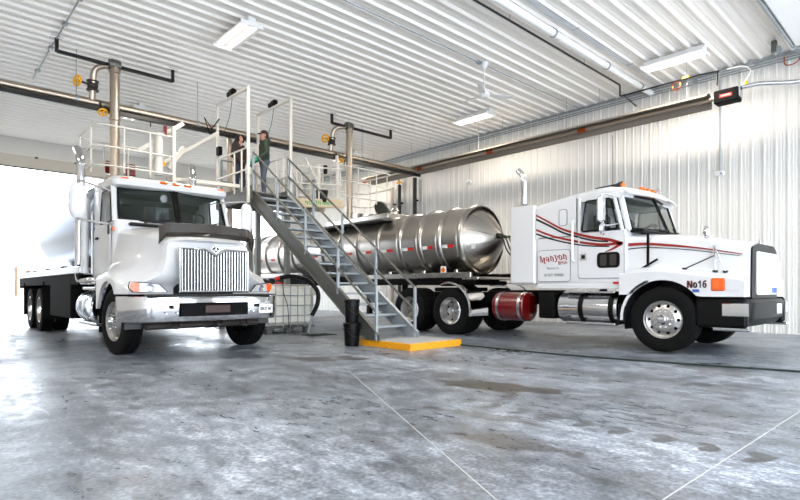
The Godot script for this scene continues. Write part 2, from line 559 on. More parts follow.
func room() -> void:
	# floor
	var fm := mat("sealed_concrete", Color(0.91, 0.935, 0.965), 1.0)
	var tx := floor_textures()
	fm.albedo_texture = tx[0]; fm.roughness_texture = tx[1]
	fm.uv1_triplanar = true; fm.uv1_world_triplanar = true
	fm.uv1_scale = Vector3(1.0 / 21.0, 1.0, 1.0 / 27.3); fm.uv1_offset = Vector3(6.0 / 21.0, 0, 24.3 / 27.3)
	fm.metallic_specular = 0.55
	var n := FastNoiseLite.new(); n.frequency = 0.05; n.seed = 77; n.fractal_octaves = 5; n.fractal_gain = 0.65
	var dt := NoiseTexture2D.new(); dt.width = 512; dt.height = 512; dt.seamless = true; dt.noise = n
	var g := Gradient.new(); g.set_color(0, Color(0.55, 0.55, 0.55)); g.set_color(1, Color(1, 1, 1)); dt.color_ramp = g
	fm.detail_enabled = true; fm.detail_albedo = dt; fm.detail_blend_mode = BaseMaterial3D.BLEND_MODE_MUL; fm.detail_uv_layer = BaseMaterial3D.DETAIL_UV_2
	fm.uv2_triplanar = true; fm.uv2_world_triplanar = true; fm.uv2_scale = Vector3(0.9, 0.9, 0.9)
	var fl := setting("floor")
	obj("slab", Shape.new().box(Vector3((WALL_X + LEFT_X) / 2, -0.15, (FAR + NEAR) / 2), Vector3(WALL_X - LEFT_X + 0.4, 0.3, NEAR - FAR + 0.4)), fm, fl)
	var jm := mat("joint_filler", Color(0.68, 0.675, 0.66), 0.7)
	for j in [[P(4.08, 0, 5.33), P(2.14, 0, 1.6)], [P(2.0, 0, 1.05), P(13.6, 0, 0.85)]]:
		var d: Vector3 = (j[1] - j[0]).normalized()
		obj("joint", Shape.new().bar(j[0] - d * 0.1, j[1] + d * 0.8, 0.007, 0.003), jm, fl)
	# side wall of ribbed sheets
	var wr := setting("wall_right")
	var tall := ribbed(4, 0.24, CEIL, 0.03)
	obj("wall_backing", Shape.new().box(Vector3(WALL_X + 0.16, CEIL / 2, (FAR + NEAR) / 2), Vector3(0.25, CEIL, NEAR - FAR)), M.white_sheet, wr)
	var tm := tall.mesh(20)
	var zz := FAR
	while zz < NEAR - 0.2:
		var o := inst("wall_panel", tm, M.white_sheet, wr)
		o.transform = Transform3D(Basis(Vector3(0, 0, 1), Vector3(-1, 0, 0), Vector3(0, -1, 0)), Vector3(WALL_X, CEIL, zz))
		zz += 0.96
	# ceiling of ribbed sheets
	var ce := setting("ceiling")
	obj("roof_slab", Shape.new().box(Vector3((WALL_X + LEFT_X) / 2, CEIL + 0.17, (FAR + NEAR) / 2), Vector3(WALL_X - LEFT_X + 0.5, 0.3, NEAR - FAR + 0.4)), M.white_sheet, ce)
	var cm := ribbed(3, 0.318, WALL_X - LEFT_X, 0.05).mesh(20)
	zz = FAR
	while zz < NEAR - 0.1:
		var o := inst("ceiling_panel", cm, M.ceiling_sheet, ce)
		o.transform = Transform3D(Basis(Vector3(0, 0, 1), Vector3(0, -1, 0), Vector3(1, 0, 0)), Vector3(LEFT_X, CEIL, zz))
		zz += 0.954
	# far wall with two door openings, near wall with two, closed wall on the other side
	for side in [["wall_far", FAR - 0.15, 5.95], ["wall_near", NEAR + 0.15, 5.6]]:
		var wf := setting(side[0])
		var z: float = side[1]; var top: float = side[2]
		obj("header", Shape.new().box(Vector3((WALL_X + LEFT_X) / 2, (top + CEIL) / 2, z), Vector3(WALL_X - LEFT_X, CEIL - top, 0.3)), M.white_sheet, wf)
		var gaps := [[LEFT_X, DOORS[2][0]], [DOORS[2][1], DOORS[0][0]]] if z > 0 else [[LEFT_X, DOORS[0][0]]]
		for q in gaps + [[DOORS[0][1], DOORS[1][0]], [DOORS[1][1], WALL_X + 0.1]]:
			obj("pier", Shape.new().box(Vector3((q[0] + q[1]) / 2, top / 2, z), Vector3(q[1] - q[0], top, 0.3)), M.white_sheet, wf)
	var wl := setting("wall_left")
	obj("wall_backing", Shape.new().box(Vector3(LEFT_X - 0.1, CEIL / 2, (FAR + NEAR) / 2), Vector3(0.2, CEIL, NEAR - FAR + 0.6)), M.white_sheet, wl)
	# trim along the top of the ribbed wall
	var tr := setting("trim_1")
	obj("corner_trim", Shape.new().box(Vector3(WALL_X - 0.05, CEIL - 0.07, (FAR + NEAR) / 2), Vector3(0.03, 0.07, NEAR - FAR), 0.004), M.galvanised, tr)
	# overhead doors: lower section hanging below the far header, opened leaves under the ceiling near the viewer
	for k in 2:
		var d := setting("door_%d" % (k + 1))
		var x0: float = DOORS[k][0]; var x1: float = DOORS[k][1]
		obj("door_section", Shape.new().box(Vector3((x0 + x1) / 2, 5.74, FAR + 0.06), Vector3(x1 - x0 + 0.3, 0.44, 0.06), 0.01), M.beige_door, d)
		obj("bottom_seal", Shape.new().box(Vector3((x0 + x1) / 2, 5.5, FAR + 0.06), Vector3(x1 - x0 + 0.3, 0.04, 0.05), 0.008), M.frame_black, d)
		for s in 5:
			var hx := lerpf(x0 + 0.3, x1 - 0.3, s / 4.0)
			obj("hinge", Shape.new().box(Vector3(hx, 5.93, FAR + 0.1), Vector3(0.1, 0.06, 0.03), 0.008), M.grimy_steel, d)
		for s in [x0, x1]:
			obj("door_track", Shape.new().box(Vector3(s, 2.8, FAR + 0.1), Vector3(0.06, 5.6, 0.08), 0.01), M.galvanised, d)
	for k in 3:
		var d := setting("door_%d" % (k + 3))
		var x0: float = DOORS[k][0] - 0.1; var x1: float = DOORS[k][1] + 0.35
		for s in 8:
			obj("door_section", Shape.new().box(Vector3((x0 + x1) / 2, 6.33, -2.25 + s * 0.6), Vector3(x1 - x0, 0.05, 0.585), 0.012), M.white_pipe, d)
		for s in [x0, x1]:
			obj("door_track", Shape.new().box(Vector3(s, 6.30, -0.0), Vector3(0.05, 0.09, 5.1), 0.01), M.galvanised, d)
		obj("end_stile", Shape.new().box(Vector3((x0 + x1) / 2, 6.33, -2.6), Vector3(x1 - x0, 0.09, 0.05), 0.01), M.galvanised, d)

const DOORS := [[0.6, 6.3], [8.3, 13.75], [-5.6, -0.4]]

func outdoors() -> void:
	var gr := setting("ground")
	obj("snowy_yard", Shape.new().box(Vector3(4, -0.16, -72), Vector3(260, 0.2, 96)), M.snow_ground, gr)
	obj("snowy_apron", Shape.new().box(Vector3(4, -0.16, 33.2), Vector3(260, 0.2, 60)), M.fresh_snow, gr)
	obj("field", Shape.new().box(Vector3(4, -0.18, -230), Vector3(700, 0.2, 222)), M.dry_field, gr)
	# low bank of dry brush behind the yard
	var n := FastNoiseLite.new(); n.seed = 4; n.frequency = 0.05
	var rings := []
	for i in 60:
		var x := lerpf(-150, 200, i / 59.0)
		var h := 3.6 + 2.2 * n.get_noise_1d(x * 3.0) + 1.2 * n.get_noise_1d(x * 11.0)
		rings.append([Vector3(x, -0.2, -132), Vector3(x, h * 0.7, -137), Vector3(x, h, -142), Vector3(x, h * 0.6, -149), Vector3(x, -0.2, -154)])
	obj("brush_bank", Shape.new().loft(rings), M.dry_field, gr)
	# parked trailer across the yard
	var t := thing("cargo_trailer", "white box trailer parked in the yard beyond the open door", "trailer", P(4.9, -0.06, 100))
	obj("body", Shape.new().box(Vector3(0, 2.9, 0), Vector3(12.2, 3.6, 2.5), 0.08), M.white_paint, t)
	obj("roof_trim", Shape.new().box(Vector3(0, 4.72, 0), Vector3(12.3, 0.08, 2.55), 0.02), M.aluminium, t)
	obj("landing_leg", Shape.new().box(Vector3(3.8, 0.55, 0.9), Vector3(0.14, 1.1, 0.14), 0.02), M.frame_black, t)
	for s in [-4.6, -3.3]:
		var w := Shape.new()
		w.lathe([Vector2(0.0, 0.1), Vector2(0.26, 0.1), Vector2(0.28, 0.14), Vector2(0.5, 0.12), Vector2(0.53, 0.0), Vector2(0.5, -0.12), Vector2(0.0, -0.12)], Vector3(s, 0.53, 1.1), Vector3(0, 0, 1), 20)
		obj("wheel", w, M.rubber, t)
	obj("side_door", Shape.new().box(Vector3(4.6, 2.6, 1.26), Vector3(1.0, 2.2, 0.03), 0.01), M.plate_white, t)
	# gate pole in the field
	var b := thing("gate_arm", "brown wooden gate pole slanting beside the parked trailer outside", "gate", P(13.0, -0.06, 100))
	mat("old_wood", Color(0.42, 0.32, 0.24), 0.8)
	obj("pole", Shape.new().tube([Vector3(-1.6, 4.2, 0), Vector3(2.4, 3.6, 0)], 0.12, 8), M.old_wood, b)
	obj("post", Shape.new().tube([Vector3(-1.0, 0, 0), Vector3(-1.0, 4.6, 0)], 0.18, 8), M.old_wood, b)

# ---------------------------------------------------------------- wheels
var wheel_cache := {}

func wheel(parent: Node, at: Vector3, side: float, R: float, W: float, kind: String, steer := 0.0) -> Node3D:
	# side: which way the outer face looks (-1 towards -x). kind: steer (outward hub), drive (deep dish)
	var w := sub("wheel", parent, at)
	w.rotation.y = steer + (0.0 if side > 0 else PI)
	var key := "%s %.2f %.2f" % [kind, R, W]
	if not wheel_cache.has(key):
		var t := Shape.new()
		var h := W / 2
		var ri := 0.30
		if kind == "steer":
			var pr := [Vector2(ri, -h * 0.8), Vector2(ri + 0.03, -h * 0.95), Vector2((ri + R) / 2, -h), Vector2(R - 0.06, -h * 0.97), Vector2(R - 0.018, -h * 0.86)]
			var g := 5
			for k in g:
				var a := lerpf(-h * 0.82, h * 0.82, k / float(g)); var b := lerpf(-h * 0.82, h * 0.82, (k + 1) / float(g))
				pr.append(Vector2(R - 0.002, a + 0.004)); pr.append(Vector2(R - 0.002, b - 0.006))
				if k < g - 1:
					pr.append(Vector2(R - 0.016, b - 0.004)); pr.append(Vector2(R - 0.016, b + 0.002))
			pr.append_array([Vector2(R - 0.018, h * 0.86), Vector2(R - 0.06, h * 0.97), Vector2((ri + R) / 2, h), Vector2(ri + 0.03, h * 0.95), Vector2(ri, h * 0.8)])
			t.lathe(pr, Vector3.ZERO, Vector3.RIGHT, 56, true)
		else:
			t.lathe([Vector2(ri, -h * 0.8), Vector2(ri + 0.03, -h * 0.95), Vector2((ri + R) / 2, -h), Vector2(R - 0.06, -h * 0.97), Vector2(R - 0.02, -h * 0.86), Vector2(R - 0.016, 0.0), Vector2(R - 0.02, h * 0.86), Vector2(R - 0.06, h * 0.97), Vector2((ri + R) / 2, h), Vector2(ri + 0.03, h * 0.95), Vector2(ri, h * 0.8)], Vector3.ZERO, Vector3.RIGHT, 48, true)
			for k in 44:
				for row in 4:
					var a := TAU * (k + (row % 2) * 0.5) / 44
					var x := lerpf(-h * 0.68, h * 0.68, row / 3.0)
					var d := Vector3(0, cos(a), sin(a))
					t.box(d * (R - 0.008) + Vector3(x, 0, 0), Vector3(W * 0.2, 0.02, 0.052), 0.0, Basis(Vector3.RIGHT, d, Vector3.RIGHT.cross(d)))
		var rim := Shape.new()
		if kind == "steer":
			rim.lathe([Vector2(0.305, -h * 0.85), Vector2(0.32, h * 0.86), Vector2(0.312, h * 0.93), Vector2(0.3, h * 0.9), Vector2(0.285, h * 0.55), Vector2(0.278, h * 0.52)], Vector3.ZERO, Vector3.RIGHT, 40)
			rim.lathe([Vector2(0.19, h * 0.78), Vector2(0.175, h * 0.82), Vector2(0.0, h * 0.82)], Vector3.ZERO, Vector3.RIGHT, 40)
			holed(rim, 0.19, 0.278, h * 0.78, h * 0.52, 10, 0.028)
		else:
			rim.lathe([Vector2(0.305, -h * 0.85), Vector2(0.325, h * 0.84), Vector2(0.312, h * 0.94), Vector2(0.295, h * 0.9), Vector2(0.27, h * 0.3), Vector2(0.262, -h * 0.25)], Vector3.ZERO, Vector3.RIGHT, 40)
			rim.lathe([Vector2(0.17, -h * 0.42), Vector2(0.16, -h * 0.4), Vector2(0.0, -h * 0.4)], Vector3.ZERO, Vector3.RIGHT, 40)
			holed(rim, 0.17, 0.262, -h * 0.42, -h * 0.25, 8, 0.03)
		var hub := Shape.new()
		var x0 := h * 0.82 if kind == "steer" else -h * 0.4
		hub.lathe([Vector2(0.09, x0), Vector2(0.085, x0 + 0.05), Vector2(0.06, x0 + 0.075), Vector2(0.05, x0 + 0.1), Vector2(0.0, x0 + 0.105)] if kind == "steer" else [Vector2(0.1, x0), Vector2(0.095, x0 + 0.14), Vector2(0.08, x0 + 0.16), Vector2(0.0, x0 + 0.16)], Vector3.ZERO, Vector3.RIGHT, 20)
		var nut := Shape.new()
		nut.lathe([Vector2(0.02, x0 - 0.01), Vector2(0.018, x0 + 0.028), Vector2(0.012, x0 + 0.05), Vector2(0.0, x0 + 0.052)], Vector3.ZERO, Vector3.RIGHT, 8)
		var drum := Shape.new()
		drum.lathe([Vector2(0.0, -h * 0.9), Vector2(0.24, -h * 0.9), Vector2(0.25, -h * 0.86), Vector2(0.25, (h * 0.3 if kind == "steer" else -h * 0.6)), Vector2(0.0, (h * 0.3 if kind == "steer" else -h * 0.6))], Vector3.ZERO, Vector3.RIGHT, 24)
		wheel_cache[key] = [t.mesh(), rim.mesh(30), hub.mesh(), drum.mesh(), nut.mesh()]
	var c: Array = wheel_cache[key]
	inst("tyre", c[0], M.rubber, w)
	inst("rim", c[1], M.wheel_metal, w)
	inst("hub", c[2], M.chrome, w)
	inst("brake_drum", c[3], M.frame_black, w)
	if absf(at.x) > 0.9:
		for k in 10:
			var a := TAU * (k + 0.5) / 10
			inst("lug_nut", c[4], M.chrome, w).position = Vector3(0, cos(a) * 0.135, sin(a) * 0.135)
	return w

func holed(s: Shape, r0: float, r1: float, x0: float, x1: float, n: int, rh: float) -> void:
	# conical ring of a wheel disc with round hand holes
	var m := 16
	for k in n:
		var a0 := TAU * k / n; var a1 := TAU * (k + 1) / n; var am := (a0 + a1) / 2; var rm := (r0 + r1) / 2
		s.begin()
		var outer := []; var inner := []
		for j in m:
			var t := float(j) / m * 4.0
			var e := int(t); var f := t - e
			var r: float; var a: float
			match e:
				0: r = r1; a = lerpf(a0, a1, f)
				1: r = lerpf(r1, r0, f); a = a1
				2: r = r0; a = lerpf(a1, a0, f)
				_: r = lerpf(r0, r1, f); a = a0
			outer.append(Vector2(r, a))
			var dy := r - rm; var dx := (a - am) * rm
			var l := sqrt(dx * dx + dy * dy)
			inner.append(Vector2(rm + dy / l * rh, am + dx / l * rh / rm))
		var q := func(c: Vector2) -> Vector3: return Vector3(lerpf(x0, x1, (c.x - r0) / (r1 - r0)), cos(c.y) * c.x, sin(c.y) * c.x)
		for j in m:
			var j2 := (j + 1) % m
			s.quad(q.call(outer[j]), q.call(outer[j2]), q.call(inner[j2]), q.call(inner[j]))
			var back := Vector3(-0.02, 0, 0)
			s.quad(q.call(inner[j]), q.call(inner[j2]), q.call(inner[j2]) + back, q.call(inner[j]) + back)

func half_section(pts: Array, f: float, warp := 0.0) -> Array:
	# pts: (x, y) from the centre line outwards; returns the full open profile from -x to +x
	var o := []
	for i in range(pts.size() - 1, 0, -1):
		o.append(Vector3(-pts[i].x, pts[i].y, f - warp * pow(pts[i].x / 1.2, 2.0)))
	for p in pts:
		o.append(Vector3(p.x, p.y, f - warp * pow(p.x / 1.2, 2.0)))
	return o

func blend(keys: Array, f: float) -> Array:
	# keys: [f, [Vector2...]] sorted by f; smooth interpolation
	for i in keys.size() - 1:
		if f <= keys[i + 1][0] or i == keys.size() - 2:
			var t := clampf((f - keys[i][0]) / (keys[i + 1][0] - keys[i][0]), 0.0, 1.0)
			var o := []
			for k in keys[i][1].size():
				var a: Vector2 = keys[i][1][k]; var b: Vector2 = keys[i + 1][1][k]
				var m0: Vector2 = a if i == 0 else keys[i - 1][1][k]
				var m1: Vector2 = b if i + 2 >= keys.size() else keys[i + 2][1][k]
				o.append(a.cubic_interpolate(b, m0, m1, t) if i > 0 and i + 2 < keys.size() else a.lerp(b, t))
			return o
	return []

func hood_shell(keys: Array, f0: float, f1: float, steps: int, arch_r: float, arch_y: float, warp: float, low_front: float, low_rear: float) -> Shape:
	var s := Shape.new()
	var rings := []
	for i in steps + 1:
		var f := lerpf(f0, f1, i / float(steps))
		var pts := blend(keys, f)
		var n: int = pts.size()
		var last: Vector2 = pts[n - 1]
		var low := low_front if f > 0 else low_rear
		if absf(f) < arch_r:
			low = maxf(low, arch_y + sqrt(arch_r * arch_r - f * f))
		pts[n - 1] = Vector2(last.x, minf(low, pts[n - 2].y - 0.02))
		pts.append(Vector2(last.x - 0.05, pts[n - 1].y))
		rings.append(half_section(pts, f, warp * smoothstep(0.2, f1, f)))
	s.loft(rings, false, false)
	# nose face
	var R: Array = rings[-1]
	var m := R.size()
	s.begin()
	for k in m / 2:
		s.quad(R[k], R[k + 1], R[m - 2 - k], R[m - 1 - k])
	s.done()
	return s

func pane(parent: Node, called: String, pts: Array, n: Vector3, m: Material, thick := 0.006) -> MeshInstance3D:
	return obj(called, Shape.new().plate(pts, n, thick), m, parent)

func gasket(parent: Node, pts: Array, r := 0.018) -> void:
	obj("window_seal", Shape.new().tube(pts, r, 6, 0.0, -1.0, true), M.black_plastic, parent)

# ---------------------------------------------------------------- tank truck on the left
func tank_truck() -> void:
	var t := thing("tank_truck", "white tank truck with chrome bumper and wide vertical-bar grille", "truck", P(3.57, 0, 9.3))
	var R := 0.53
	# frame
	var fr := Shape.new()
	for s in [-0.43, 0.43]:
		fr.box(Vector3(s, 0.88, -4.3), Vector3(0.09, 0.27, 10.0), 0.01)
	for f in [0.4, -1.5, -3.0, -4.6, -6.5, -8.2]:
		fr.box(Vector3(0, 0.88, f), Vector3(0.86, 0.18, 0.12))
	obj("frame", fr, M.frame_black, t)
	obj("front_axle", Shape.new().box(Vector3(0, 0.48, 0), Vector3(1.9, 0.13, 0.15), 0.03).box(Vector3(-0.45, 0.6, 0), Vector3(0.1, 0.14, 1.4), 0.02).box(Vector3(0.45, 0.6, 0), Vector3(0.1, 0.14, 1.4), 0.02), M.grimy_steel, t)
	obj("oil_pan", Shape.new().box(Vector3(0, 0.62, -0.35), Vector3(0.5, 0.36, 1.0), 0.08), M.grimy_steel, t)
	obj("tow_cross_member", Shape.new().box(Vector3(0, 0.47, 0.72), Vector3(1.9, 0.1, 0.14), 0.03), M.grimy_steel, t)
	for q in [[-0.6, 0.5], [0.1, 0.52], [0.55, 0.5]]:
		obj("tow_hook", Shape.new().tube([Vector3(q[0], 0.52, 0.85), Vector3(q[0], q[1] - 0.05, 0.95), Vector3(q[0] + 0.1, q[1] - 0.06, 0.95), Vector3(q[0] + 0.12, 0.52, 0.85)], 0.018, 6, 0.04), M.grimy_steel, t)
	for s in [-1, 1]:
		wheel(t, Vector3(s * 1.06, R, 0), s, R, 0.29, "steer", 0.1)
		for f in [-6.6, -7.95]:
			wheel(t, Vector3(s * 1.07, R, f), s, R, 0.27, "drive")
			wheel(t, Vector3(s * 0.74, R, f), s, R, 0.27, "drive")
	for f in [-6.6, -7.95]:
		obj("rear_axle", Shape.new().tube([Vector3(-0.9, R, f), Vector3(0.9, R, f)], 0.09, 12), M.frame_black, t)
	# hood with flared fenders
	var keys := [
		[-0.72, [Vector2(0, 2.16), Vector2(0.5, 2.15), Vector2(0.82, 2.1), Vector2(0.93, 2.02), Vector2(0.97, 1.75), Vector2(1.02, 1.5), Vector2(1.1, 1.36), Vector2(1.23, 1.28), Vector2(1.27, 1.2), Vector2(1.27, 0.9)]],
		[-0.25, [Vector2(0, 2.11), Vector2(0.48, 2.1), Vector2(0.77, 2.05), Vector2(0.88, 1.96), Vector2(0.92, 1.72), Vector2(1.0, 1.52), Vector2(1.1, 1.4), Vector2(1.24, 1.32), Vector2(1.285, 1.24), Vector2(1.285, 0.9)]],
		[0.25, [Vector2(0, 2.03), Vector2(0.46, 2.02), Vector2(0.7, 1.98), Vector2(0.81, 1.9), Vector2(0.85, 1.68), Vector2(0.93, 1.49), Vector2(1.06, 1.37), Vector2(1.23, 1.29), Vector2(1.285, 1.21), Vector2(1.285, 0.9)]],
		[0.7, [Vector2(0, 1.94), Vector2(0.44, 1.935), Vector2(0.64, 1.9), Vector2(0.73, 1.82), Vector2(0.76, 1.6), Vector2(0.84, 1.4), Vector2(1.0, 1.28), Vector2(1.19, 1.21), Vector2(1.26, 1.13), Vector2(1.26, 0.95)]],
		[0.93, [Vector2(0, 1.87), Vector2(0.43, 1.865), Vector2(0.62, 1.84), Vector2(0.69, 1.77), Vector2(0.71, 1.52), Vector2(0.78, 1.32), Vector2(0.95, 1.22), Vector2(1.12, 1.15), Vector2(1.19, 1.08), Vector2(1.19, 0.95)]],
		[1.0, [Vector2(0, 1.82), Vector2(0.42, 1.815), Vector2(0.6, 1.79), Vector2(0.66, 1.72), Vector2(0.68, 1.48), Vector2(0.74, 1.28), Vector2(0.9, 1.18), Vector2(1.08, 1.11), Vector2(1.15, 1.05), Vector2(1.15, 0.96)]],
	]
	var hood := obj("hood", hood_shell(keys, -0.72, 1.0, 26, 0.64, R, 0.34, 0.97, 0.72), M.white_paint, t, 32)
	# wheel arch liners
	for s in [-1, 1]:
		var li := Shape.new()
		var arc0 := []; var arc1 := []
		for k in 15:
			var a := lerpf(-0.15, PI + 0.35, k / 14.0)
			arc0.append(Vector3(s * 1.2, R + 0.64 * sin(a), 0.64 * cos(a)))
			arc1.append(Vector3(s * 0.55, R + 0.66 * sin(a), 0.66 * cos(a)))
		li.loft([arc0, arc1], false, false)
		obj("wheel_arch", li, M.black_paint, t)
	obj("engine_bay", Shape.new().box(Vector3(0, 1.25, 0.0), Vector3(1.0, 0.9, 1.5), 0.05), M.black_paint, t)
	# grille
	var gr := sub("grille", t, Vector3(0.04, 0, 1.0))
	var gl := 0.56; var gy0 := 1.01; var gy1 := 1.68
	var outline := [Vector3(-gl, gy0, 0), Vector3(gl, gy0, 0), Vector3(gl, gy1, 0), Vector3(0.17, gy1, 0), Vector3(0.0, gy1 - 0.09, 0), Vector3(-0.17, gy1, 0), Vector3(-gl, gy1, 0)]
	obj("recess", Shape.new().plate(outline, Vector3(0, 0, 1), 0.012), M.grille_dark, gr)
	obj("surround", Shape.new().tube(outline.map(func(p): return p + Vector3(0, 0, 0.03)), 0.024, 8, 0.0, -1.0, true), M.chrome, gr)
	for k in 23:
		var x := lerpf(-gl + 0.035, gl - 0.035, k / 22.0)
		var top := gy1 - 0.01 - (maxf(0.0, 0.17 - absf(x)) / 0.17) * 0.09
		obj("grille_bar", Shape.new().bar(Vector3(x, gy0 + 0.01, 0.028), Vector3(x, top, 0.028), 0.019, 0.024, 0.006), M.aluminium, gr)
	for y in [1.18, 1.42]:
		obj("grille_rail", Shape.new().box(Vector3(0, y, 0.014), Vector3(2 * gl, 0.014, 0.012), 0.003), M.grimy_steel, gr)
	var em := sub("emblem", t, Vector3(0.04, 1.69, 1.045))
	var dia := [Vector3(-0.09, 0, 0), Vector3(0, -0.075, 0), Vector3(0.09, 0, 0), Vector3(0, 0.075, 0)]
	obj("emblem_plate", Shape.new().plate(dia, Vector3(0, 0, 1), 0.012), M.chrome, em)
	obj("emblem_field", Shape.new().plate(dia.map(func(p): return p * 0.75 + Vector3(0, 0, 0.012)), Vector3(0, 0, 1), 0.002), M.black_paint, em)
	obj("emblem_mark", Shape.new().plate([Vector3(-0.03, -0.022, 0.014), Vector3(0.03, -0.022, 0.014), Vector3(0.03, -0.008, 0.014), Vector3(0.01, -0.008, 0.014), Vector3(0.01, 0.035, 0.014), Vector3(-0.01, 0.035, 0.014), Vector3(-0.01, -0.008, 0.014), Vector3(-0.03, -0.008, 0.014)], Vector3(0, 0, 1), 0.003), M.plate_white, em)
	# bug shield across the hood front
	var bs := []
	for k in 21:
		var x := lerpf(-0.8, 0.8, k / 20.0) + 0.04
		var ax := absf(x)
		var drop := smoothstep(0.70, 0.8, ax)
		var y := 1.97 - 0.03 * pow(ax / 0.7, 2)
		var f := 0.93 - 0.08 * pow(ax / 0.8, 2.0) - drop * 0.1
		bs.append([Vector3(x, y - 0.09 - drop * 0.16, f + 0.01), Vector3(x, y - 0.02 - drop * 0.06, f + 0.06), Vector3(x, y + 0.12 - drop * 0.05, f + 0.03), Vector3(x, y + 0.125 - drop * 0.05, f + 0.01), Vector3(x, y - 0.02 - drop * 0.06, f + 0.035), Vector3(x, y - 0.09 - drop * 0.16, f - 0.01)])
	obj("bug_shield", Shape.new().loft(bs), M.bug_shield, t)
	# headlights
	for s in [-1, 1]:
		var hl := sub("headlight", t)
		var base := Vector3(s * 0.93, 1.07, 0.86)
		var o := [Vector3(-s * 0.26, -0.07, 0.10), Vector3(s * 0.20, -0.07, -0.07), Vector3(s * 0.255, 0.0, -0.11), Vector3(s * 0.24, 0.09, -0.10), Vector3(s * 0.04, 0.085, 0.0), Vector3(-s * 0.15, 0.05, 0.075)]
		var pts := o.map(func(p): return base + p)
		var nn := Vector3(s * 0.36, 0.0, 0.93).normalized()
		obj("housing", Shape.new().plate(pts, nn, 0.02), M.black_plastic, hl)
		obj("reflector", Shape.new().plate(inset(pts, 0.018).map(func(p): return p + nn * 0.021), nn, 0.006), M.lamp_silver, hl)
		obj("bulb_bowl", Shape.new().lathe([Vector2(0.062, 0.0), Vector2(0.055, 0.012), Vector2(0.03, 0.004), Vector2(0.0, 0.002)], base + Vector3(-s * 0.02, 0.0, 0.02) + nn * 0.027, nn, 20), M.chrome, hl)
		obj("turn_lens", Shape.new().plate([base + Vector3(s * 0.11, -0.06, -0.035), base + Vector3(s * 0.19, -0.06, -0.066), base + Vector3(s * 0.235, 0.0, -0.09), base + Vector3(s * 0.22, 0.075, -0.085), base + Vector3(s * 0.11, 0.075, -0.035)].map(func(p): return p + nn * 0.024), nn, 0.01), M.amber_lens, hl)
		obj("lens", Shape.new().plate(inset([pts[0], base + Vector3(s * 0.1, -0.07, -0.033), base + Vector3(s * 0.1, 0.085, -0.033), pts[4], pts[5]], 0.012).map(func(p): return p + nn * 0.045), nn, 0.006), M.clear_lens, hl)
	# bumper with tow opening
	var bm := sub("bumper", t)
	var prof := [[0.55, 0.0], [0.56, 0.03], [0.60, 0.045], [0.86, 0.045], [0.9, 0.03], [0.94, 0.0]]
	var ends := []
	var pts_x := []
	for k in 33:
		pts_x.append(lerpf(-1.31, 1.26, k / 32.0))
	for seg in [[0, 9, 0.55, 0.94], [23, 32, 0.55, 0.94]]:
		var rings := []
		for k in range(seg[0], seg[1] + 1):
			rings.append(bumper_ring(pts_x[k], 0.55, 0.94))
		obj("bumper_end", Shape.new().loft(rings), M.chrome, bm)
	var ra := []; var rb := []
	for k in range(9, 24):
		ra.append(bumper_ring(pts_x[k], 0.83, 0.94)); rb.append(bumper_ring(pts_x[k], 0.55, 0.64))
	obj("bumper_top", Shape.new().loft(ra), M.chrome, bm)
	obj("bumper_bottom", Shape.new().loft(rb), M.chrome, bm)
	obj("tow_bay", Shape.new().box(Vector3(0, 0.735, 1.13), Vector3(1.1, 0.2, 0.04)), M.frame_black, bm)
	obj("tow_plate", Shape.new().box(Vector3(0.02, 0.735, 1.17), Vector3(0.42, 0.13, 0.03), 0.01), mat("brown_plate", Color(0.2, 0.12, 0.11), 0.4, 0.3), bm)
	obj("trim_lip", Shape.new().box(Vector3(0, 0.955, 1.12), Vector3(2.1, 0.025, 0.14), 0.008), M.black_paint, bm)
	for s in [-1, 1]:
		obj("bumper_step", Shape.new().box(Vector3(s * 0.7, 0.78, 1.2), Vector3(0.055, 0.055, 0.02), 0.006), M.black_plastic, bm)
		for q in [0.78, 0.62]:
			obj("bolt", Shape.new().lathe([Vector2(0.016, 0), Vector2(0.014, 0.012), Vector2(0, 0.014)], Vector3(s * q, 0.68, 1.2), Vector3(0, 0, 1), 10), M.aluminium, bm)
	obj("number_plate", Shape.new().box(Vector3(0.87, 0.72, 1.155), Vector3(0.28, 0.15, 0.012), 0.004, Basis(Vector3.UP, 0.12)), M.plate_white, bm)
	lettering("plate_number", "20435 MC", 0.075, Transform3D(Basis(Vector3.UP, 0.12), Vector3(0.871, 0.72, 1.164)), M.dull_text, bm, "Droid Sans", 0.0, true, 0.24)
	# cab
	var cab := sub("cab", t, Vector3(0.09, 0.03, 0))
	var low := Shape.new()
	low.loft([ring2(1.06, 0.70, 0.06, 0.95, -1.42), ring2(1.09, 0.72, 0.1, 1.1, -1.42), ring2(1.1, 0.74, 0.12, 1.6, -1.43), ring2(1.08, 0.73, 0.12, 2.12, -1.45), ring2(1.05, 0.70, 0.12, 2.24, -1.47)])
	obj("cab_body", low, M.white_paint, cab)
	obj("cowl", Shape.new().box(Vector3(0, 2.16, -0.74), Vector3(1.7, 0.06, 0.2), 0.02), M.black_plastic, cab)
	# roof with front brow and marker lamps
	var rf := Shape.new()
	rf.loft([ring2(1.0, 0.60, 0.1, 2.84, -1.58), ring2(1.05, 0.68, 0.12, 2.88, -1.57), ring2(1.06, 0.70, 0.14, 2.96, -1.57), ring2(1.01, 0.64, 0.16, 3.04, -1.6), ring2(0.82, 0.5, 0.2, 3.08, -1.65)])
	obj("roof", rf, M.white_paint, cab)
	var bl := Vector3(-0.99, 2.22, -0.84); var tl := Vector3(-0.97, 2.86, -1.06)
	var br := Vector3(0.99, 2.22, -0.84); var tr := Vector3(0.97, 2.86, -1.06)
	var bc := Vector3(0, 2.22, -0.68); var tc := Vector3(0, 2.89, -0.95)
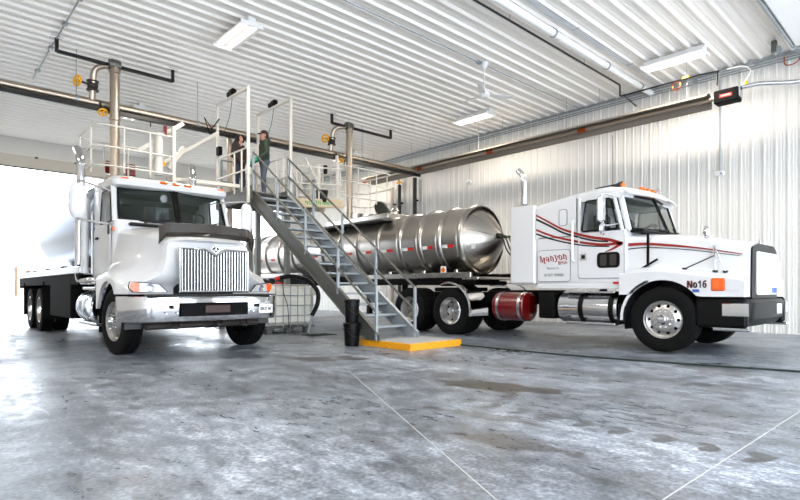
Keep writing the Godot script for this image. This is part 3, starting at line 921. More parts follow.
	for s in [-1, 1]:
		var b0 := bl if s < 0 else br; var t0 := tl if s < 0 else tr
		obj("front_pillar", Shape.new().bar(b0 + Vector3(s * 0.04, -0.02, -0.02), t0 + Vector3(s * 0.03, 0.02, -0.02), 0.09, 0.08, 0.02), M.white_paint, cab)
		obj("rear_pillar", Shape.new().box(Vector3(s * 1.0, 2.54, -1.98), Vector3(0.12, 0.7, 0.4), 0.03), M.white_paint, cab)
		obj("mid_pillar", Shape.new().box(Vector3(s * 1.015, 2.54, -1.76), Vector3(0.07, 0.7, 0.06), 0.015), M.white_paint, cab)
		var q := [b0 + Vector3(-s * 0.02, 0.02, 0), Vector3(-s * 0 + s * 0.03, bc.y + 0.02, bc.z - 0.01), Vector3(s * 0.03, tc.y - 0.02, tc.z - 0.01), t0 + Vector3(-s * 0.02, -0.03, 0)]
		var nn: Vector3 = (q[1] - q[0]).cross(q[3] - q[0]).normalized()
		if nn.z < 0: nn = -nn
		var rq := rounded(q, 0.09)
		pane(cab, "windshield_pane", rq, nn, M.glass)
		gasket(cab, rq, 0.028)
		# side window
		var sw := rounded([Vector3(s * 1.06, 2.22, -0.98), Vector3(s * 1.06, 2.22, -1.72), Vector3(s * 1.02, 2.82, -1.72), Vector3(s * 1.02, 2.82, -1.2)], 0.05)
		pane(cab, "side_window", sw, Vector3(s, 0.05, 0), M.glass)
		gasket(cab, sw, 0.014)
		# door
		var dp := rounded([Vector3(s * 1.105, 1.1, -0.85), Vector3(s * 1.105, 1.1, -1.76), Vector3(s * 1.105, 2.16, -1.76), Vector3(s * 1.105, 2.16, -0.85)], 0.06)
		var door := sub("door", cab)
		obj("door_skin", Shape.new().plate(dp, Vector3(s, 0, 0), 0.012), M.white_paint, door)
		obj("handle", Shape.new().box(Vector3(s * 1.135, 1.95, -1.66), Vector3(0.03, 0.05, 0.16), 0.012), M.black_plastic, door)
		obj("vent_pane", Shape.new().box(Vector3(s * 1.12, 2.08, -0.92), Vector3(0.02, 0.2, 0.1), 0.008), M.black_plastic, door)
		obj("side_marker", Shape.new().box(Vector3(s * 1.09, 2.06, -0.77), Vector3(0.03, 0.07, 0.09), 0.01), M.orange_lens, cab)
		obj("grab_handle", Shape.new().tube([Vector3(s * 1.1, 2.5, -2.05), Vector3(s * 1.12, 2.45, -2.05), Vector3(s * 1.12, 1.3, -2.05), Vector3(s * 1.06, 1.25, -2.05)], 0.02, 8, 0.04), M.chrome, cab)
	obj("centre_post", Shape.new().bar(bc, tc, 0.06, 0.03, 0.008), M.black_plastic, cab)
	# back wall with window opening
	var bk := Shape.new()
	bk.box(Vector3(0, 2.31, -2.14), Vector3(1.94, 0.2, 0.06), 0.01).box(Vector3(0, 2.8, -2.14), Vector3(1.94, 0.16, 0.06), 0.01)
	bk.box(Vector3(-0.72, 2.56, -2.14), Vector3(0.36, 0.36, 0.06), 0.01).box(Vector3(0.72, 2.56, -2.14), Vector3(0.36, 0.36, 0.06), 0.01)
	obj("rear_wall", bk, M.seat_cloth, cab)
	pane(cab, "rear_window", [Vector3(-0.54, 2.4, -2.14), Vector3(0.54, 2.4, -2.14), Vector3(0.54, 2.73, -2.14), Vector3(-0.54, 2.73, -2.14)], Vector3(0, 0, 1), M.glass)
	obj("headliner", Shape.new().box(Vector3(0, 2.84, -1.58), Vector3(1.8, 0.04, 1.1), 0.01), M.seat_cloth, cab)
	obj("dashboard", Shape.new().box(Vector3(0, 2.2, -1.02), Vector3(1.9, 0.1, 0.36), 0.04), M.dark_interior, cab)
	for s in [-0.48, 0.48]:
		obj("seat_back", Shape.new().box(Vector3(s, 2.42, -1.86), Vector3(0.5, 0.5, 0.14), 0.06), M.seat_cloth, cab)
	obj("steering_wheel", Shape.new().tube(circle(Vector3(0.48, 2.36, -1.25), Vector3(0, 0.8, -0.6).normalized(), 0.22, 24), 0.016, 6, 0.0, -1.0, true), M.black_plastic, cab)
	obj("rear_view_mirror", Shape.new().lathe([Vector2(0, 0), Vector2(0.07, 0.0), Vector2(0.06, -0.03), Vector2(0, -0.05)], Vector3(-0.15, 2.72, -1.02), Vector3(0, 0, 1), 16), M.aluminium, cab)
	for w in [-0.5, 0.45]:
		obj("wiper", Shape.new().bar(Vector3(w - 0.1, 2.2, -0.7), Vector3(w + 0.35, 2.3, -0.72), 0.02, 0.02), M.black_plastic, cab)
	for q in [[-0.86, -0.93], [-0.2, -0.865], [0.02, -0.86], [0.24, -0.865], [0.9, -0.93]]:
		obj("marker_lamp", Shape.new().box(Vector3(q[0], 2.99, q[1]), Vector3(0.15, 0.05, 0.07), 0.022), M.orange_lens, cab)
	# mirrors
	for s in [-1, 1]:
		var mr := sub("mirror", t)
		var c := Vector3(-1.56, 2.5, -0.62) if s < 0 else Vector3(1.4, 2.47, -0.6)
		var head := []
		for k in 7:
			var y := lerpf(-0.28, 0.28, k / 6.0)
			var w := 0.13 * sqrt(maxf(0.1, 1.0 - pow(y / 0.31, 4)))
			var ring := []
			for j in 12:
				ring.append(c + Vector3(cos(TAU * j / 12) * w, y, sin(TAU * j / 12) * (0.07 * w / 0.13)))
			head.append(ring)
		obj("mirror_head", Shape.new().loft(head), M.white_paint, mr)
		obj("mirror_glass", Shape.new().box(c + Vector3(0, 0, -0.07), Vector3(0.17, 0.4, 0.01), 0.004), M.chrome, mr)
		obj("mirror_arm", Shape.new().tube([Vector3(s * 1.0, 2.78, -0.95), c + Vector3(0, 0.34, 0), c + Vector3(0, 0.2, 0)], 0.02, 8, 0.1), M.chrome, mr)
		obj("mirror_arm", Shape.new().tube([c + Vector3(0, -0.2, 0), c + Vector3(0, -0.3, 0), Vector3(s * 1.02, 2.18, -0.86)], 0.02, 8, 0.1), M.chrome, mr)
	# steps and round fuel tanks behind the front wheels
	for s in [-1, 1]:
		var ft := sub("fuel_tank", t)
		obj("tank_shell", Shape.new().lathe(dish(0.3, 0.62), Vector3(s * 0.95, 0.72, -2.0), Vector3(0, 0, 1), 32), M.chrome, ft)
		for f in [-0.2, 0.2]:
			obj("strap", Shape.new().lathe([Vector2(0.305, -0.03), Vector2(0.312, -0.03), Vector2(0.312, 0.03), Vector2(0.305, 0.03)], Vector3(s * 0.95, 0.72, -2.0 + f), Vector3(0, 0, 1), 32), M.aluminium, ft)
		obj("step", Shape.new().box(Vector3(s * 1.12, 0.43, -1.55), Vector3(0.22, 0.05, 1.3), 0.01), M.aluminium, ft)
		obj("step", Shape.new().box(Vector3(s * 1.08, 1.06, -1.5), Vector3(0.26, 0.05, 0.9), 0.01), M.aluminium, ft)
		obj("mud_flap", Shape.new().box(Vector3(s * 1.0, 0.55, -0.92), Vector3(0.36, 0.5, 0.015), 0.004), M.rubber, t)
		# exhaust stack with elbow under the cab
		var ex := sub("exhaust_stack", t)
		obj("stack_pipe", Shape.new().tube([Vector3(s * 0.8, 1.2, -1.7), Vector3(s * 1.1, 1.2, -1.8), Vector3(s * 1.14, 1.2, -2.6), Vector3(s * 1.12, 2.1, -2.62), Vector3(s * 1.1, 3.62, -2.6), Vector3(s * 1.14, 3.84, -2.78)], 0.08, 16, 0.3), M.chrome, ex)
		obj("pipe_clamp", Shape.new().tube([Vector3(s * 1.11, 2.35, -2.615), Vector3(s * 1.11, 2.43, -2.615)], 0.09, 16), M.aluminium, ex)
	obj("intake_pipe", Shape.new().tube([Vector3(-1.13, 1.35, -2.16), Vector3(-1.13, 2.78, -2.16)], 0.07, 16), M.white_paint, t)
	obj("intake_pipe", Shape.new().tube([Vector3(1.06, 1.35, -2.22), Vector3(1.06, 2.78, -2.22)], 0.07, 16), M.white_paint, t)
	# deck carrying the tank
	var dk := sub("deck", t)
	obj("deck_plate", Shape.new().box(Vector3(0, 1.43, -5.95), Vector3(2.4, 0.06, 7.6), 0.01), M.aluminium, dk)
	for s in [-1, 1]:
		obj("deck_edge", Shape.new().box(Vector3(s * 1.21, 1.42, -5.95), Vector3(0.05, 0.13, 7.6), 0.012), M.aluminium, dk)
		obj("side_skirt", Shape.new().box(Vector3(s * 1.19, 1.25, -6.0), Vector3(0.03, 0.22, 7.4), 0.008), M.frame_black, dk)
		obj("mud_flap", Shape.new().box(Vector3(s * 0.92, 0.78, -5.85), Vector3(0.62, 0.9, 0.02), 0.006), M.rubber, dk)
		obj("mud_flap", Shape.new().box(Vector3(s * 0.92, 0.78, -8.75), Vector3(0.62, 0.9, 0.02), 0.006), M.rubber, dk)
		obj("tool_box", Shape.new().box(Vector3(s * 0.98, 0.9, -4.0), Vector3(0.46, 0.9, 2.1), 0.02), M.frame_black, dk)
		for f in [-2.6, -4.0, -5.8, -7.6, -8.7]:
			obj("clamp", Shape.new().box(Vector3(s * 1.12, 1.5, f), Vector3(0.12, 0.08, 0.16), 0.02), M.frame_black, dk)
	obj("tail_board", Shape.new().box(Vector3(0, 1.25, -9.7), Vector3(2.4, 0.35, 0.05), 0.01), M.frame_black, dk)
	# tank barrel
	var tk := sub("tank", t)
	obj("barrel", Shape.new().lathe(dish(0.96, 5.2, 0.32), Vector3(0, 2.5, -5.6), Vector3(0, 0, 1), 56), M.polished_tank, tk)
	for f in [-3.4, -5.0, -6.8]:
		obj("saddle", Shape.new().box(Vector3(0, 1.52, f), Vector3(1.5, 0.18, 0.14), 0.02), M.frame_black, tk)
	obj("manhole", Shape.new().lathe([Vector2(0.28, -0.02), Vector2(0.28, 0.12), Vector2(0.24, 0.16), Vector2(0, 0.18)], Vector3(0, 3.45, -4.9), Vector3.UP, 24), M.stainless, tk)
	obj("walkway", Shape.new().box(Vector3(0, 3.47, -4.3), Vector3(0.7, 0.04, 2.6), 0.01), M.galvanised_dull, tk)

func bumper_ring(x: float, y0: float, y1: float) -> Array:
	var f := 1.2 - 0.12 * pow(absf(x) / 1.24, 2.0) - 0.3 * pow(maxf(0.0, absf(x) - 1.0) / 0.28, 1.7)
	var o := [Vector3(x, y0, f - 0.06)]
	for k in 7:
		var t := k / 6.0
		var y := lerpf(y0 + 0.01, y1 - 0.01, t)
		var e := (y - 0.77) / 0.2
		o.append(Vector3(x, y, f - 0.035 * e * e))
	o.append(Vector3(x, y1, f - 0.06))
	o.append(Vector3(x, y1 - 0.01, f - 0.12)); o.append(Vector3(x, y0 + 0.01, f - 0.12))
	return o

func dish(r: float, length: float, bulge := 0.22) -> Array:
	# profile of a drum with dished ends, centred
	var o := [Vector2(0, -length / 2 - bulge * r)]
	for k in range(1, 8):
		var a := PI / 2 * k / 7.0
		o.append(Vector2(r * sin(a), -length / 2 - bulge * r * cos(a)))
	for k in range(7, 0, -1):
		var a := PI / 2 * k / 7.0
		o.append(Vector2(r * sin(a), length / 2 + bulge * r * cos(a)))
	o.append(Vector2(0, length / 2 + bulge * r))
	return o

# ---------------------------------------------------------------- tractor on the right
func ribbon(parent: Node, called: String, pts: Array, w0: float, w1: float, m: Material, side_x: Callable) -> void:
	# flat painted stripe following (f, y) points on a body side
	var dense := []
	for i in pts.size() - 1:
		var a: Vector2 = pts[maxi(0, i - 1)]; var b: Vector2 = pts[i]; var c: Vector2 = pts[i + 1]; var d: Vector2 = pts[mini(pts.size() - 1, i + 2)]
		for k in 5:
			dense.append(b.cubic_interpolate(c, a, d, k / 5.0))
	dense.append(pts[-1])
	var rings := []
	var n := dense.size()
	for i in n:
		var d: Vector2 = (dense[mini(n - 1, i + 1)] - dense[maxi(0, i - 1)]).normalized()
		var o := Vector2(-d.y, d.x) * lerpf(w0, w1, i / float(n - 1)) / 2
		var p: Vector2 = dense[i] + o; var q: Vector2 = dense[i] - o
		var xp: float = side_x.call(p.x); var xq: float = side_x.call(q.x)
		rings.append([Vector3(xp - 0.004, p.y, p.x), Vector3(xq - 0.004, q.y, q.x), Vector3(xq + 0.003, q.y, q.x), Vector3(xp + 0.003, p.y, p.x)])
	obj(called, Shape.new().loft(rings), m, parent)

func side_plate(parent: Node, called: String, pts: Array, x: float, thick: float, m: Material, r := 0.04) -> MeshInstance3D:
	# pts: (f, y); a raised panel on the side that faces -x
	var o := rounded(pts.map(func(p): return Vector3(x, p.y, p.x)), r)
	return obj(called, Shape.new().plate(o, Vector3(-1, 0, 0), thick), m, parent)

func tractor() -> void:
	var t := thing("semi_tractor", "white tractor unit with red and black swoosh stripes and sleeper", "truck", P(10.37, 0, 3.47))
	var R := 0.54
	var fr := Shape.new()
	for s in [-0.43, 0.43]:
		fr.box(Vector3(s, 0.85, -2.9), Vector3(0.09, 0.26, 7.6), 0.01)
	for f in [-0.8, -2.4, -3.4, -4.4, -5.4, -6.4]:
		fr.box(Vector3(0, 0.85, f), Vector3(0.86, 0.18, 0.12))
	fr.box(Vector3(0, 0.62, -1.7), Vector3(0.6, 0.4, 1.6), 0.05)
	fr.box(Vector3(0, 1.04, -5.4), Vector3(0.95, 0.1, 1.0), 0.02)
	obj("frame", fr, M.frame_black, t)
	obj("front_axle", Shape.new().box(Vector3(0, 0.48, 0), Vector3(1.9, 0.13, 0.15), 0.03), M.grimy_steel, t)
	for s in [-1, 1]:
		wheel(t, Vector3(s * 1.05, R, 0), s, R, 0.3, "steer")
		for f in [-4.72, -6.08]:
			wheel(t, Vector3(s * 1.07, R, f), s, R, 0.27, "drive")
			wheel(t, Vector3(s * 0.74, R, f), s, R, 0.27, "drive")
		# stainless quarter fender ahead of the drive wheels
		var qf := Shape.new()
		var inn := []; var out := []
		for k in 13:
			var a := lerpf(-0.15, 1.95, k / 12.0)
			out.append(Vector3(s * 1.24, R + 0.65 * sin(a), -4.72 + 0.65 * cos(a))); inn.append(Vector3(s * 0.6, R + 0.65 * sin(a), -4.72 + 0.65 * cos(a)))
		var out2 := out.map(func(p): return p - Vector3(0, p.y - R, p.z + 4.72).normalized() * 0.03)
		var inn2 := inn.map(func(p): return p - Vector3(0, p.y - R, p.z + 4.72).normalized() * 0.03)
		var rr := []
		for k in 13: rr.append([out[k], inn[k], inn2[k], out2[k]])
		qf.loft(rr)
		obj("quarter_fender", qf, M.chrome, t)
		obj("fender_roll", Shape.new().tube(out, 0.028, 8), M.chrome, t)
	for f in [-4.72, -6.08]:
		obj("rear_axle", Shape.new().tube([Vector3(-0.9, R, f), Vector3(0.9, R, f)], 0.1, 12), M.frame_black, t)
	# hood
	var xs := func(f: float) -> float: return -lerpf(1.07, 0.93, clampf((f + 0.72) / 1.94, 0.0, 1.0)) - 0.012
	var keys := []
	for q in [[-0.72, 2.07, 1.4], [-0.2, 2.03, 1.44], [0.2, 1.99, 1.41], [0.7, 1.91, 1.34], [1.02, 1.84, 1.3], [1.18, 1.78, 1.27]]:
		var e: float = -xs.call(q[0]) - 0.012
		var c: float = q[1]; var fy: float = q[2]
		var fe := 1.225 if q[0] < 0.9 else (1.2 if q[0] < 1.2 else 1.15)
		keys.append([q[0], [Vector2(0, c), Vector2(e * 0.55, c - 0.012), Vector2(e * 0.85, c - 0.04), Vector2(e * 0.95, c - 0.09), Vector2(e, c - 0.18), Vector2(e + 0.012, fy + 0.04), Vector2(e + 0.03, fy), Vector2(lerpf(e, fe, 0.7), fy - 0.03), Vector2(fe, fy - 0.1), Vector2(fe, 0.9)]])
	obj("hood", hood_shell(keys, -0.72, 1.18, 26, 0.66, R, 0.0, 0.93, 0.95), M.white_paint, t, 30)
	for s in [-1, 1]:
		var li := Shape.new()
		var arc0 := []; var arc1 := []
		for k in 15:
			var a := lerpf(-0.1, PI + 0.3, k / 14.0)
			arc0.append(Vector3(s * 1.2, R + 0.655 * sin(a), 0.655 * cos(a))); arc1.append(Vector3(s * 0.5, R + 0.67 * sin(a), 0.67 * cos(a)))
		li.loft([arc0, arc1], false, false)
		obj("wheel_arch", li, M.black_paint, t)
		obj("fender_skirt", Shape.new().box(Vector3(s * 1.19, 0.62, -0.68), Vector3(0.05, 0.34, 0.14), 0.02), M.frame_black, t)
		# rear lower lip of the fender
		var lip := []
		for k in 9:
			var a := lerpf(1.9, PI + 0.05, k / 8.0)
			var o := Vector3(s * 1.225, R + 0.7 * sin(a), 0.70 * cos(a))
			var i := Vector3(s * 1.225, R + 0.655 * sin(a), 0.655 * cos(a))
			lip.append([o, i, i - Vector3(s * 0.04, 0, 0), o - Vector3(s * 0.04, 0, 0)])
		obj("fender_lip", Shape.new().loft(lip), M.white_paint, t)
	obj("engine_bay", Shape.new().box(Vector3(0, 1.25, 0.1), Vector3(0.96, 0.9, 1.8), 0.05), M.black_paint, t)
	side_plate(t, "hood_seam", [Vector2(-0.31, 1.32), Vector2(-0.27, 1.32), Vector2(-0.27, 2.0), Vector2(-0.31, 2.0)], -1.045, 0.02, M.black_plastic, 0.005)
	obj("hood_latch", Shape.new().bar(Vector3(-1.09, 1.36, -0.46), Vector3(-1.07, 1.56, -0.12), 0.03, 0.035, 0.01), M.black_plastic, t)
	# grille: black frame with a pale winter cover
	var gr := sub("grille", t)
	var go := rounded([Vector3(-0.9, 0.9, 1.12), Vector3(0.66, 0.9, 1.12), Vector3(0.64, 1.7, 1.12), Vector3(0.44, 1.77, 1.12), Vector3(-0.55, 1.77, 1.12), Vector3(-0.86, 1.7, 1.12)], 0.06)
	obj("grille_frame", Shape.new().plate(go, Vector3(0, 0, 1), 0.085), M.black_plastic, gr)
	obj("winter_cover", Shape.new().plate(rounded([Vector3(-0.68, 0.96, 1.205), Vector3(0.56, 0.96, 1.205), Vector3(0.54, 1.64, 1.205), Vector3(-0.66, 1.64, 1.205)], 0.05), Vector3(0, 0, 1), 0.018), M.plate_white, gr)
	obj("cover_badge", Shape.new().box(Vector3(0.38, 1.03, 1.226), Vector3(0.3, 0.09, 0.01), 0.003), mat("blue_badge", Color(0.2, 0.35, 0.65), 0.4), gr)
	obj("hood_ornament", Shape.new().lathe([Vector2(0.03, 0), Vector2(0.012, 0.05), Vector2(0.0, 0.09)], Vector3(0.0, 1.8, 1.1), Vector3.UP, 10), M.chrome, t)
	# bumper
	var bm := sub("bumper", t)
	var rings := []
	for k in 25:
		var x := lerpf(-1.2, 1.08, k / 24.0)
		var e := maxf(0.0, absf(x) - 0.98) / 0.22
		var f := 1.27 - 0.03 * pow(absf(x), 2.0) - 0.1 * e
		rings.append([Vector3(x, 0.44, f - 0.25), Vector3(x, 0.46, f - 0.13), Vector3(x, 0.58, f - 0.02), Vector3(x, 0.84, f), Vector3(x, 0.89, f - 0.04), Vector3(x, 0.89, f - 0.3), Vector3(x, 0.44, f - 0.3)])
	obj("bumper_bar", Shape.new().loft(rings), M.black_plastic, bm)
	for s in [-1, 1]:
		obj("bumper_end", Shape.new().box(Vector3(s * 1.16, 0.68, 0.86), Vector3(0.12, 0.46, 0.72), 0.04), M.black_plastic, bm)
		obj("chrome_insert", Shape.new().box(Vector3(s * 1.215, 0.73, 1.06), Vector3(0.03, 0.2, 0.36), 0.012), M.chrome, bm)
		obj("lower_lip", Shape.new().box(Vector3(s * 1.2, 0.43, 1.0), Vector3(0.06, 0.05, 0.5), 0.015), M.aluminium, bm)
	obj("number_plate", Shape.new().box(Vector3(0.5, 0.72, 1.268), Vector3(0.3, 0.17, 0.012), 0.004), M.plate_white, bm)
	# head lamps wrapped round the corner
	for s in [-1, 1]:
		var hl := sub("headlight", t)
		obj("turn_lens", Shape.new().box(Vector3(s * 1.215, 1.12, 0.83), Vector3(0.05, 0.2, 0.19), 0.015), M.amber_lens, hl)
		obj("turn_bulb", Shape.new().box(Vector3(s * 1.24, 1.12, 0.81), Vector3(0.012, 0.12, 0.07), 0.005), M.orange_lens, hl)
		obj("lens", Shape.new().box(Vector3(s * 1.18, 1.12, 1.03), Vector3(0.1, 0.2, 0.2), 0.02), M.clear_lens, hl)
		obj("reflector", Shape.new().box(Vector3(s * 1.15, 1.12, 1.03), Vector3(0.09, 0.18, 0.17), 0.02), M.plate_white, hl)
	# cab and sleeper
	var cab := sub("cab", t)
	var low := Shape.new()
	low.loft([ring2(1.16, 0.89, 0.05, 1.12, -1.53), ring2(1.2, 0.9, 0.06, 1.2, -1.52), ring2(1.2, 0.9, 0.06, 2.06, -1.52), ring2(1.18, 0.9, 0.06, 2.1, -1.52)])
	obj("cab_body", low, M.white_paint, cab)
	var edge := [[-1.2, 0.09], [-1.19, 0.05], [-1.16, 0.02], [-1.08, 0.0], [-0.5, -0.02], [0.0, -0.025], [0.5, -0.02], [1.08, 0.0], [1.16, 0.02], [1.19, 0.05], [1.2, 0.09]]
	var sr := []; var rr2 := []
	for q in edge:
		var x: float = q[0]; var dy: float = q[1]
		sr.append([Vector3(x, 2.04, -2.42), Vector3(x, 2.68 - dy, -2.42), Vector3(x, 2.73 - dy, -2.38), Vector3(x, 2.86 - dy, -1.52), Vector3(x, 2.04, -1.52)])
		rr2.append([Vector3(x * 0.985, 2.7 - dy * 0.3, -1.53), Vector3(x * 0.985, 2.858 - dy, -1.53), Vector3(x * 0.985, 2.9 - dy, -1.2), Vector3(x * 0.98, 2.91 - dy, -0.95), Vector3(x * 0.97, 2.87 - dy, -0.76), Vector3(x * 0.96, 2.8 - dy * 0.6, -0.68), Vector3(x * 0.96, 2.7 - dy * 0.3, -0.7)])
	obj("sleeper_top", Shape.new().loft(sr), M.white_paint, cab)
	obj("roof", Shape.new().loft(rr2), M.white_paint, cab)
	# sun visor over the windshield
	var vs := []
	for k in 17:
		var x := lerpf(-1.12, 1.12, k / 16.0)
		var c := 0.16 * (1.0 - pow(absf(x) / 1.12, 2.0))
		vs.append([Vector3(x, 2.86, -0.72 + c), Vector3(x, 2.75, -0.58 + c), Vector3(x, 2.73, -0.59 + c), Vector3(x, 2.82, -0.74 + c)])
	obj("sun_visor", Shape.new().loft(vs), M.white_paint, cab)
	var bc := Vector3(0, 2.1, -0.36); var tc := Vector3(0, 2.78, -0.62)
	for s in [-1, 1]:
		var b0 := Vector3(s * 1.06, 2.1, -0.57); var t0 := Vector3(s * 1.03, 2.76, -0.76)
		obj("front_pillar", Shape.new().bar(b0 + Vector3(s * 0.04, -0.02, -0.03), t0 + Vector3(s * 0.03, 0.03, -0.02), 0.09, 0.09, 0.02), M.white_paint, cab)
		obj("rear_pillar", Shape.new().box(Vector3(s * 1.17, 2.4, -1.51), Vector3(0.06, 0.72, 0.1), 0.015), M.white_paint, cab)
		var q := [b0 + Vector3(-s * 0.01, 0.02, 0), Vector3(s * 0.02, bc.y + 0.02, bc.z), Vector3(s * 0.02, tc.y - 0.02, tc.z), t0 + Vector3(-s * 0.01, -0.02, 0)]
		var nn: Vector3 = (q[1] - q[0]).cross(q[3] - q[0]).normalized()
		if nn.z < 0: nn = -nn
		var rq := rounded(q, 0.06)
		pane(cab, "windshield_pane", rq, nn, M.glass)
		gasket(cab, rq, 0.026)
		var sw := rounded([Vector3(s * 1.195, 2.12, -0.76), Vector3(s * 1.195, 2.12, -1.44), Vector3(s * 1.165, 2.68, -1.37), Vector3(s * 1.165, 2.68, -0.9)], 0.05)
		pane(cab, "side_window", sw, Vector3(s, 0.05, 0), M.glass)
		gasket(cab, sw, 0.018)
		obj("window_divider", Shape.new().bar(Vector3(s * 1.195, 2.12, -0.93), Vector3(s * 1.165, 2.68, -0.98), 0.02, 0.03, 0.005), M.black_plastic, cab)
		obj("door_post", Shape.new().bar(Vector3(s * 1.17, 2.08, -0.68), Vector3(s * 1.13, 2.76, -0.86), 0.06, 0.06, 0.015), M.white_paint, cab)
		obj("window_header", Shape.new().box(Vector3(s * 1.14, 2.74, -1.14), Vector3(0.06, 0.1, 0.75), 0.02), M.white_paint, cab)
	obj("centre_post", Shape.new().bar(bc, tc, 0.045, 0.03, 0.008), M.black_plastic, cab)
	obj("cowl", Shape.new().box(Vector3(0, 2.08, -0.55), Vector3(2.0, 0.05, 0.34), 0.02), M.black_plastic, cab)
	obj("dashboard", Shape.new().box(Vector3(0, 2.06, -0.78), Vector3(2.1, 0.16, 0.3), 0.05), M.dark_interior, cab)
	obj("sleeper_curtain", Shape.new().box(Vector3(0, 2.38, -1.56), Vector3(2.2, 0.68, 0.03), 0.01), M.dark_interior, cab)
	obj("headliner", Shape.new().box(Vector3(0, 2.72, -1.16), Vector3(2.1, 0.04, 0.8), 0.01), M.seat_cloth, cab)
	obj("sun_shade", Shape.new().box(Vector3(0.25, 2.36, -1.52), Vector3(1.0, 0.36, 0.02), 0.008), M.plate_white, cab)
	for s in [-0.55, 0.55]:
		obj("seat_back", Shape.new().box(Vector3(s, 2.2, -1.36), Vector3(0.52, 0.6, 0.14), 0.06), M.seat_cloth, cab)
	obj("steering_wheel", Shape.new().tube(circle(Vector3(0.55, 2.2, -0.98), Vector3(0, 0.8, -0.6).normalized(), 0.23, 24), 0.016, 6, 0.0, -1.0, true), M.black_plastic, cab)
	for w in [-0.6, 0.25]:
		obj("wiper", Shape.new().bar(Vector3(w, 2.11, -0.42), Vector3(w + 0.42, 2.14, -0.4), 0.025, 0.025), M.black_plastic, cab)
	# door
	var X := -1.2
	var door := sub("door", cab)
	side_plate(door, "door_skin", [Vector2(-1.5, 1.25), Vector2(-0.64, 1.25), Vector2(-0.64, 2.09), Vector2(-1.5, 2.09)], X, 0.01, M.white_paint, 0.07)
	var seam := rounded([Vector3(X - 0.006, 1.245, -1.505), Vector3(X - 0.006, 1.245, -0.635), Vector3(X - 0.006, 2.09, -0.635), Vector3(X - 0.006, 2.09, -1.505)], 0.07)
	obj("door_seam", Shape.new().tube(seam, 0.006, 5, 0.0, -1.0, true), M.grey_text, door)
	side_plate(door, "kick_window", [Vector2(-1.13, 1.43), Vector2(-0.71, 1.43), Vector2(-0.71, 1.71), Vector2(-1.13, 1.71)], X - 0.008, 0.012, M.black_plastic, 0.08)
	for f in [-1.0, -0.82]:
		side_plate(door, "kick_pane", [Vector2(f - 0.07, 1.47), Vector2(f + 0.05, 1.47), Vector2(f + 0.05, 1.67), Vector2(f - 0.07, 1.67)], X - 0.019, 0.004, M.grimy_steel, 0.02)
	side_plate(door, "latch", [Vector2(-1.46, 1.58), Vector2(-1.33, 1.58), Vector2(-1.33, 1.71), Vector2(-1.46, 1.71)], X - 0.01, 0.012, M.chrome, 0.01)
	side_plate(door, "latch_paddle", [Vector2(-1.43, 1.61), Vector2(-1.36, 1.61), Vector2(-1.36, 1.68), Vector2(-1.43, 1.68)], X - 0.02, 0.008, M.black_plastic, 0.01)
	# sleeper hatch with lettering
	var hatch := sub("sleeper_hatch", cab)
	side_plate(hatch, "hatch_skin", [Vector2(-2.37, 1.2), Vector2(-1.67, 1.2), Vector2(-1.67, 1.8), Vector2(-2.37, 1.8)], X, 0.008, M.white_paint, 0.06)
	var hs := rounded([Vector3(X - 0.004, 1.195, -2.375), Vector3(X - 0.004, 1.195, -1.665), Vector3(X - 0.004, 1.805, -1.665), Vector3(X - 0.004, 1.805, -2.375)], 0.07)
	obj("hatch_seam", Shape.new().tube(hs, 0.007, 5, 0.0, -1.0, true), M.grey_text, hatch)
	var face := Basis(Vector3(0, 0, 1), Vector3(0, 1, 0), Vector3(-1, 0, 0))
	var up := face.rotated(Vector3(1, 0, 0), -0.09)
	lettering("owner_name", "Manyon", 0.17, Transform3D(up, Vector3(X - 0.011, 1.675, -2.03)), M.red_stripe, hatch, "Droid Serif", -0.4, true, 0.6)
	lettering("owner_name", "Bros.", 0.1, Transform3D(up, Vector3(X - 0.011, 1.57, -1.82)), M.red_stripe, hatch, "Droid Serif", -0.4, true, 0.2)
	lettering("home_town", "Mason, IL", 0.06, Transform3D(face, Vector3(X - 0.011, 1.46, -2.03)), M.grey_text, hatch, "Droid Serif", -0.3, false, 0.26)
	lettering("road_number", "US DOT 1018662", 0.07, Transform3D(face, Vector3(X - 0.011, 1.32, -2.01)), M.dull_text, hatch, "Droid Sans", 0.0, false, 0.42)
	lettering("fleet_number", "No16", 0.16, Transform3D(face, Vector3(-1.232, 1.125, 0.53)), M.red_stripe, t, "Droid Sans", 0.0, true, 0.29)
	lettering("fleet_shadow", "No16", 0.15, Transform3D(face, Vector3(-1.2335, 1.12, 0.535)), M.black_stripe, t, "Droid Sans", 0.0, true, 0.27)
	side_plate(t, "maker_badge", [Vector2(0.47, 1.0), Vector2(0.57, 1.0), Vector2(0.57, 1.045), Vector2(0.47, 1.045)], -1.225, 0.008, M.blue_badge, 0.005)
	side_plate(cab, "vent_lid", [Vector2(-1.89, 2.27), Vector2(-1.74, 2.27), Vector2(-1.74, 2.56), Vector2(-1.89, 2.56)], X, 0.014, M.white_paint, 0.05)
	obj("vent_seam", Shape.new().tube(rounded([Vector3(X - 0.006, 2.26, -1.9), Vector3(X - 0.006, 2.26, -1.73), Vector3(X - 0.006, 2.57, -1.73), Vector3(X - 0.006, 2.57, -1.9)], 0.05), 0.006, 5, 0.0, -1.0, true), M.grey_text, cab)
	obj("grab_handle", Shape.new().tube([Vector3(X, 2.33, -1.59), Vector3(X - 0.06, 2.3, -1.59), Vector3(X - 0.06, 1.6, -1.59), Vector3(X, 1.57, -1.59)], 0.022, 8, 0.04), M.white_pipe, cab)
	side_plate(cab, "side_marker", [Vector2(-0.83, 1.14), Vector2(-0.69, 1.14), Vector2(-0.69, 1.18), Vector2(-0.83, 1.18)], X, 0.02, M.red_lens, 0.01)
	var flat := func(_f: float) -> float: return X - 0.001
	var doorx := func(f: float) -> float: return X - (0.011 if f > -1.5 else 0.001)
